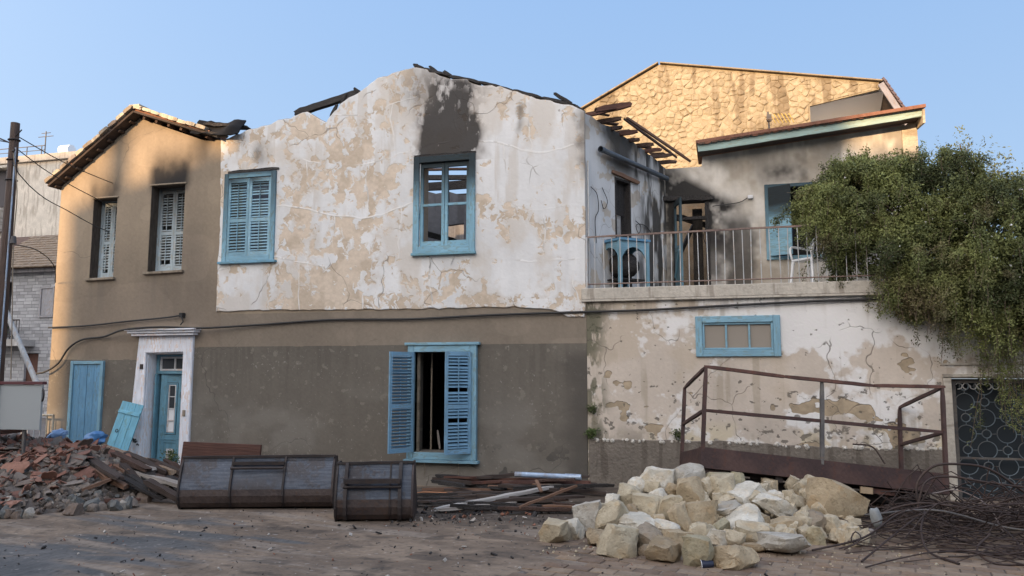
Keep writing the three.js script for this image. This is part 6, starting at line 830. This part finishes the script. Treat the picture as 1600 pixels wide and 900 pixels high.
{
  const O = [3.5, 3.4, -0.5], v = thing('climbing_vine', 'huge dark green flowering vine spilling over the right end of the balcony', 'vine', O), r = RNG(808);
  const E = [[2.55, 4.75, -0.55, 1.0, 0.78, 0.75], [1.95, 4.6, -0.35, 0.66, 0.5, 0.5], [3.45, 4.85, -0.6, 1.05, 0.8, 0.85], [4.45, 4.35, -0.3, 1.05, 0.82, 0.85], [3.2, 4.0, -0.1, 0.85, 0.8, 0.6], [4.2, 3.7, 0.1, 1.05, 0.85, 0.6], [3.75, 3.2, 0.2, 0.6, 0.55, 0.35], [4.5, 2.95, 0.2, 0.7, 0.5, 0.35], [2.5, 3.9, -0.35, 0.6, 0.6, 0.45], [5.5, 3.65, 0, 1, 0.95, 0.8], [2.9, 5.35, -1.0, 0.75, 0.45, 0.6], [3.05, 3.25, 0.12, 0.42, 0.45, 0.2]];
  const vol = E.map(e => e[3] * e[4] + 0.1), tot = vol.reduce((a, b) => a + b), items = [[], [], []], fl = [];
  const col = (x, y, z) => { const n = fb3(x * 1.8, y * 1.8, z * 1.8, 3), dry = ss(3.65, 3.1, y) * ss(3.9, 2.9, x) * ss(0.35, 0.55, fb3(x * 3, y * 3, z * 3)) + ss(0.64, 0.74, fb3(x * 2.2 + 9, y * 2.2, z * 2.2)) * 0.6; let c = mix3([0.052, 0.066, 0.021], [0.205, 0.228, 0.072], clamp((n - 0.32) * 3.0 + (r() - 0.5) * 0.55)); c = mix3(c, [0.14, 0.095, 0.055], clamp(dry * (0.4 + 0.6 * r()))); return c; };
  for (let i = 0; i < 36000; i++) {
    let k = 0, s = r() * tot; while (s > vol[k] && k < E.length - 1) s -= vol[k++]; const e = E[k]; const u = r() * 2 - 1, a = r() * 6.283, q = Math.sqrt(1 - u * u), R = Math.pow(r(), 0.33) * 0.3 + 0.72 * Math.pow(r(), 0.25);
    const x = e[0] + q * Math.cos(a) * R * e[3], y = e[1] + u * R * e[4], z = e[2] + q * Math.sin(a) * R * e[5];
    const gap = fb3(x * 2.6 + 5, y * 2.6, z * 2.6, 3); if (gap < 0.435 + 0.12 * ss(0.75, 1.05, R)) continue; if (y < 3.55 && z < 0.03 + 0.0) continue; if (x < 1.95 && y < 4.35) continue; if (z < -2.4) continue;
    items[i % 3].push([x - O[0], y - O[1], z - O[2], 0.7 + r() * 0.7, r() * 6, r() * 6, r() * 6, col(x, y, z)]);
    if (r() < 0.05 && z > e[2] + 0.15 && (x > 3.2 || r() < 0.25)) fl.push([x - O[0], y - O[1], z - O[2] + 0.06, 0.6 + r() * 0.6, r() * 6, r() * 6, r() * 6, [0.8, 0.8, 0.78]]);
  }
  const stems = [];
  const strand = (x, y, z, dx, dy, dz, l, droop, n) => { const pts = []; for (let k = 0; k <= 6; k++) { const t = k / 6; pts.push([x + dx * l * t + (r() - 0.5) * 0.04 - O[0], y + dy * l * t - droop * t * t - O[1], z + dz * l * t + (r() - 0.5) * 0.04 - O[2]]); } stems.push(tube(pts, 0.004, 8, 4)); for (let i = 0; i < n; i++) { const t = Math.pow(r(), 0.8) * 6, k = Math.min(5, Math.floor(t)), f = t - k; const p = [0, 1, 2].map(q => lerp(pts[k][q], pts[k + 1][q], f) + (r() - 0.5) * 0.07); items[i % 3].push([...p, 0.45 + r() * 0.5, r() * 6, r() * 6, r() * 6, col(p[0] + O[0], p[1] + O[1], p[2] + O[2])]); } };
  for (let i = 0; i < 150; i++) { const x = 1.9 + r() * 3.2; const top = 5.2 + 0.35 * Math.sin((x - 1.5) * 1.3); strand(x, top - r() * 0.4, -0.6 - r() * 0.6, (r() - 0.5) * 0.9, 0.6 + r() * 0.6, (r() - 0.3) * 0.5, 0.25 + r() * 0.5, 0.15 + r() * 0.25, 14); }
  for (let i = 0; i < 45; i++) strand(1.8 + r() * 0.6, 4.2 + r() * 0.9, -0.4 + r() * 0.3, -0.8 - r() * 0.4, 0.2 + (r() - 0.5) * 0.8, (r() - 0.5) * 0.5, 0.25 + r() * 0.4, 0.2 * r(), 12);
  for (let i = 0; i < 110; i++) { const x = 2.55 + r() * 2.6; strand(x, 3.4 + r() * 0.3 - (x > 3.3 ? 0.4 : 0), 0.12 + r() * 0.25, (r() - 0.5) * 0.4, -0.6, 0.05, 0.3 + r() * (x > 3 ? 0.9 : 0.5), 0.3, 16); }
  for (let i = 0; i < 22; i++) strand(3.9 + r() * 1.0, 2.6, 0.15, (r() - 0.5) * 0.5, -1, 0.1, 0.5 + r() * 1.1, 0.15, 18);
  for (let i = 0; i < 620; i++) { const e = E[Math.floor(r() * 10)], u = r() * 1.7 - 0.75, a = 0.2 + r() * 2.74, q = Math.sqrt(Math.max(0, 1 - u * u)); const x = e[0] + q * Math.cos(a) * e[3] * 0.95, y = e[1] + u * e[4] * 0.95, z = e[2] + q * Math.sin(a) * e[5] * 0.95; if (y < 3.5 && z < 0.08) continue; if (fb3(x * 2.6 + 5, y * 2.6, z * 2.6, 3) < 0.40) continue; strand(x, y, z, q * Math.cos(a) * 0.9 + (r() - 0.5) * 0.5, 0.25 + 0.4 * u, q * Math.sin(a) * 0.55, 0.22 + r() * 0.3, 0.2 + r() * 0.45, 24); }
  const sp = [1, 2, 3].map(k => sprig(k * 5, 10, 0.054, 0.023, 0.17)); items.forEach((it, k) => scatter('foliage', sp[k], it, v)); scatter('flowers', sprig(77, 4, 0.036, 0.026, 0.02), fl, v);
  for (let i = 0; i < 20; i++) { const x = 2.6 + r() * 2.4; const pts = [[x - O[0], 3.5 - O[1], 0 - O[2]], [x + (r() - 0.5) * 0.5 - O[0], 4.1 - O[1], -0.2 - O[2]], [x + (r() - 0.5) * 1.2 - O[0], 4.8 - O[1], -0.5 + r() * 0.4 - O[2]]]; stems.push(tube(pts, 0.012, 10, 5)); }
  const tr = tube([[5.2 - O[0], 0 - O[1], 0.3 - O[2]], [5.1 - O[0], 1.5 - O[1], 0.2 - O[2]], [4.8 - O[0], 3.0 - O[1], 0.1 - O[2]], [4.2 - O[0], 4.2 - O[1], -0.2 - O[2]]], 0.05, 20, 7); L('stem', [...stems, tr].map(g => uvBox(g, 1)), tm(S_wood, [0.16, 0.12, 0.085], 0.004), v).userData.kind = 'stuff';
}
{
  const O = [5.7, 0, -5], t = thing('thin_tree', 'airy dark tree showing above the vine against the sky', 'tree', O), r = RNG(909), items = [[], []], tw = [];
  const tr = new THREE.CylinderGeometry(0.07, 0.16, 5, 10, 6); L('trunk', uvBox(tr, 1), tm(S_wood, [0.12, 0.09, 0.07], 0.01), t, [0, 2.5, 0]);
  const clumps = [[-0.75, 6.37, 0], [-0.4, 6.62, 0.1], [-0.9, 6.02, 0.3], [-0.1, 6.12, 0.2], [0.4, 5.92, 0], [0.9, 5.62, 0.2], [1.3, 5.77, 0.1], [-0.2, 5.62, 0.4], [0.6, 5.32, 0.4], [1.8, 5.52, 0], [1.2, 5.02, 0.3], [2.3, 5.12, 0.2], [-0.6, 5.22, 0.4]];
  for (const [x, y, z] of clumps) { tw.push(tube([[0, 4.6, 0], [x * 0.5, lerp(4.8, y, 0.5), z], [x, y, z], [x * 1.1, y + 0.3, z]], 0.014, 14, 5)); for (let k = 0; k < 5; k++) tw.push(tube([[x, y - 0.1, z], [x + (r() - 0.5) * 0.7, y + (r() - 0.3) * 0.5, z + (r() - 0.5) * 0.5]], 0.006, 4, 4)); for (let i = 0; i < 105; i++) { const g = () => (r() + r() + r() - 1.5) * 0.62; const px = x + g(), py = y + g() * 0.75, pz = z + g(); const k = r(); items[i % 2].push([px, py, pz, 0.6 + r() * 0.7, r() * 6, r() * 6, r() * 6, mix3([0.045, 0.06, 0.03], [0.12, 0.14, 0.06], k)]); } }
  L('branch', tw.map(g => uvBox(g, 1)), tm(S_wood, [0.10, 0.08, 0.065], 0.003), t).userData.kind = 'stuff'; items.forEach((it, k) => scatter('crown', sprig(40 + k, 7, 0.065, 0.03, 0.2), it, t));
}
{ // weeds
  const weed = (x, y, z, n, s, label, seed, col) => { const r = RNG(seed), t = thing('weed', label, 'weed', [x, y, z]), it = []; for (let i = 0; i < n; i++) it.push([(r() + r() - 1) * s, r() * s * 1.3, (r() - 0.5) * s * 0.5, 0.5 + r() * 0.5, r() * 6, r() * 6, r() * 6, mix3(col, [0.12, 0.15, 0.05], r())]); scatter('leaves', sprig(seed, 8, 0.05, 0.025, 0.1), it, t); };
  weed(-2.05, 0.9, 0.06, 40, 0.13, 'small green weed growing at the foot of the peeling wall corner', 3, [0.05, 0.09, 0.02]); weed(-9.98, 0.25, 0.5, 90, 0.22, 'green weed growing beside the entrance door', 5, [0.05, 0.08, 0.025]); weed(-2.03, 1.35, 0.05, 24, 0.1, 'tiny dry weed in the cracked corner of the peeling wall', 8, [0.06, 0.07, 0.03]);
  weed(-0.62, 0.93, 0.06, 26, 0.09, 'tiny dark weed on the plinth edge left of the platform', 9, [0.05, 0.06, 0.03]);
}
// ---------------------------------------------------------------- street behind the viewer (out of the picture; it shades the front)
{
  const m = tm(S_concrete, [0.56, 0.50, 0.42], 0.005);
  const bl = (label, pts, z0, z1) => { const s = new THREE.Shape(pts.map(p => new THREE.Vector2(...p))); const g = new THREE.ExtrudeGeometry(s, { depth: z1 - z0, bevelEnabled: false }); g.translate(0, 0, z0); const t = thing('street_building', label, 'building', [0, 0, 0]); L('wall', uvBox(g), m, t); };
  bl('tall apartment building across the street, far left behind the viewer', [[-66, 0], [-27, 0], [-27, 24], [-66, 24]], 30, 33);
  bl('low sloping-roofed house across the street behind the viewer', [[-24.1, 0], [-20.2, 0], [-20.2, 12.75], [-24.1, 11.7]], 30, 33);
  { const c = scene.children[scene.children.length - 1]; L('chimney', [box(0.34, 2.6, 0.4, -23.3, 12.4, 31), box(0.16, 2.6, 0.16, -21.4, 13.2, 31.5)], m, c); }
  bl('four-storey building across the street straight behind the viewer', [[-20.2, 0], [-9.8, 0], [-9.8, 14.6], [-20.2, 14.6]], 30, 32);
  bl('three-storey building across the street, right behind the viewer', [[-9.8, 0], [34, 0], [34, 12.9], [-9.8, 12.9]], 30, 42);
}
renderer.render(scene, camera);
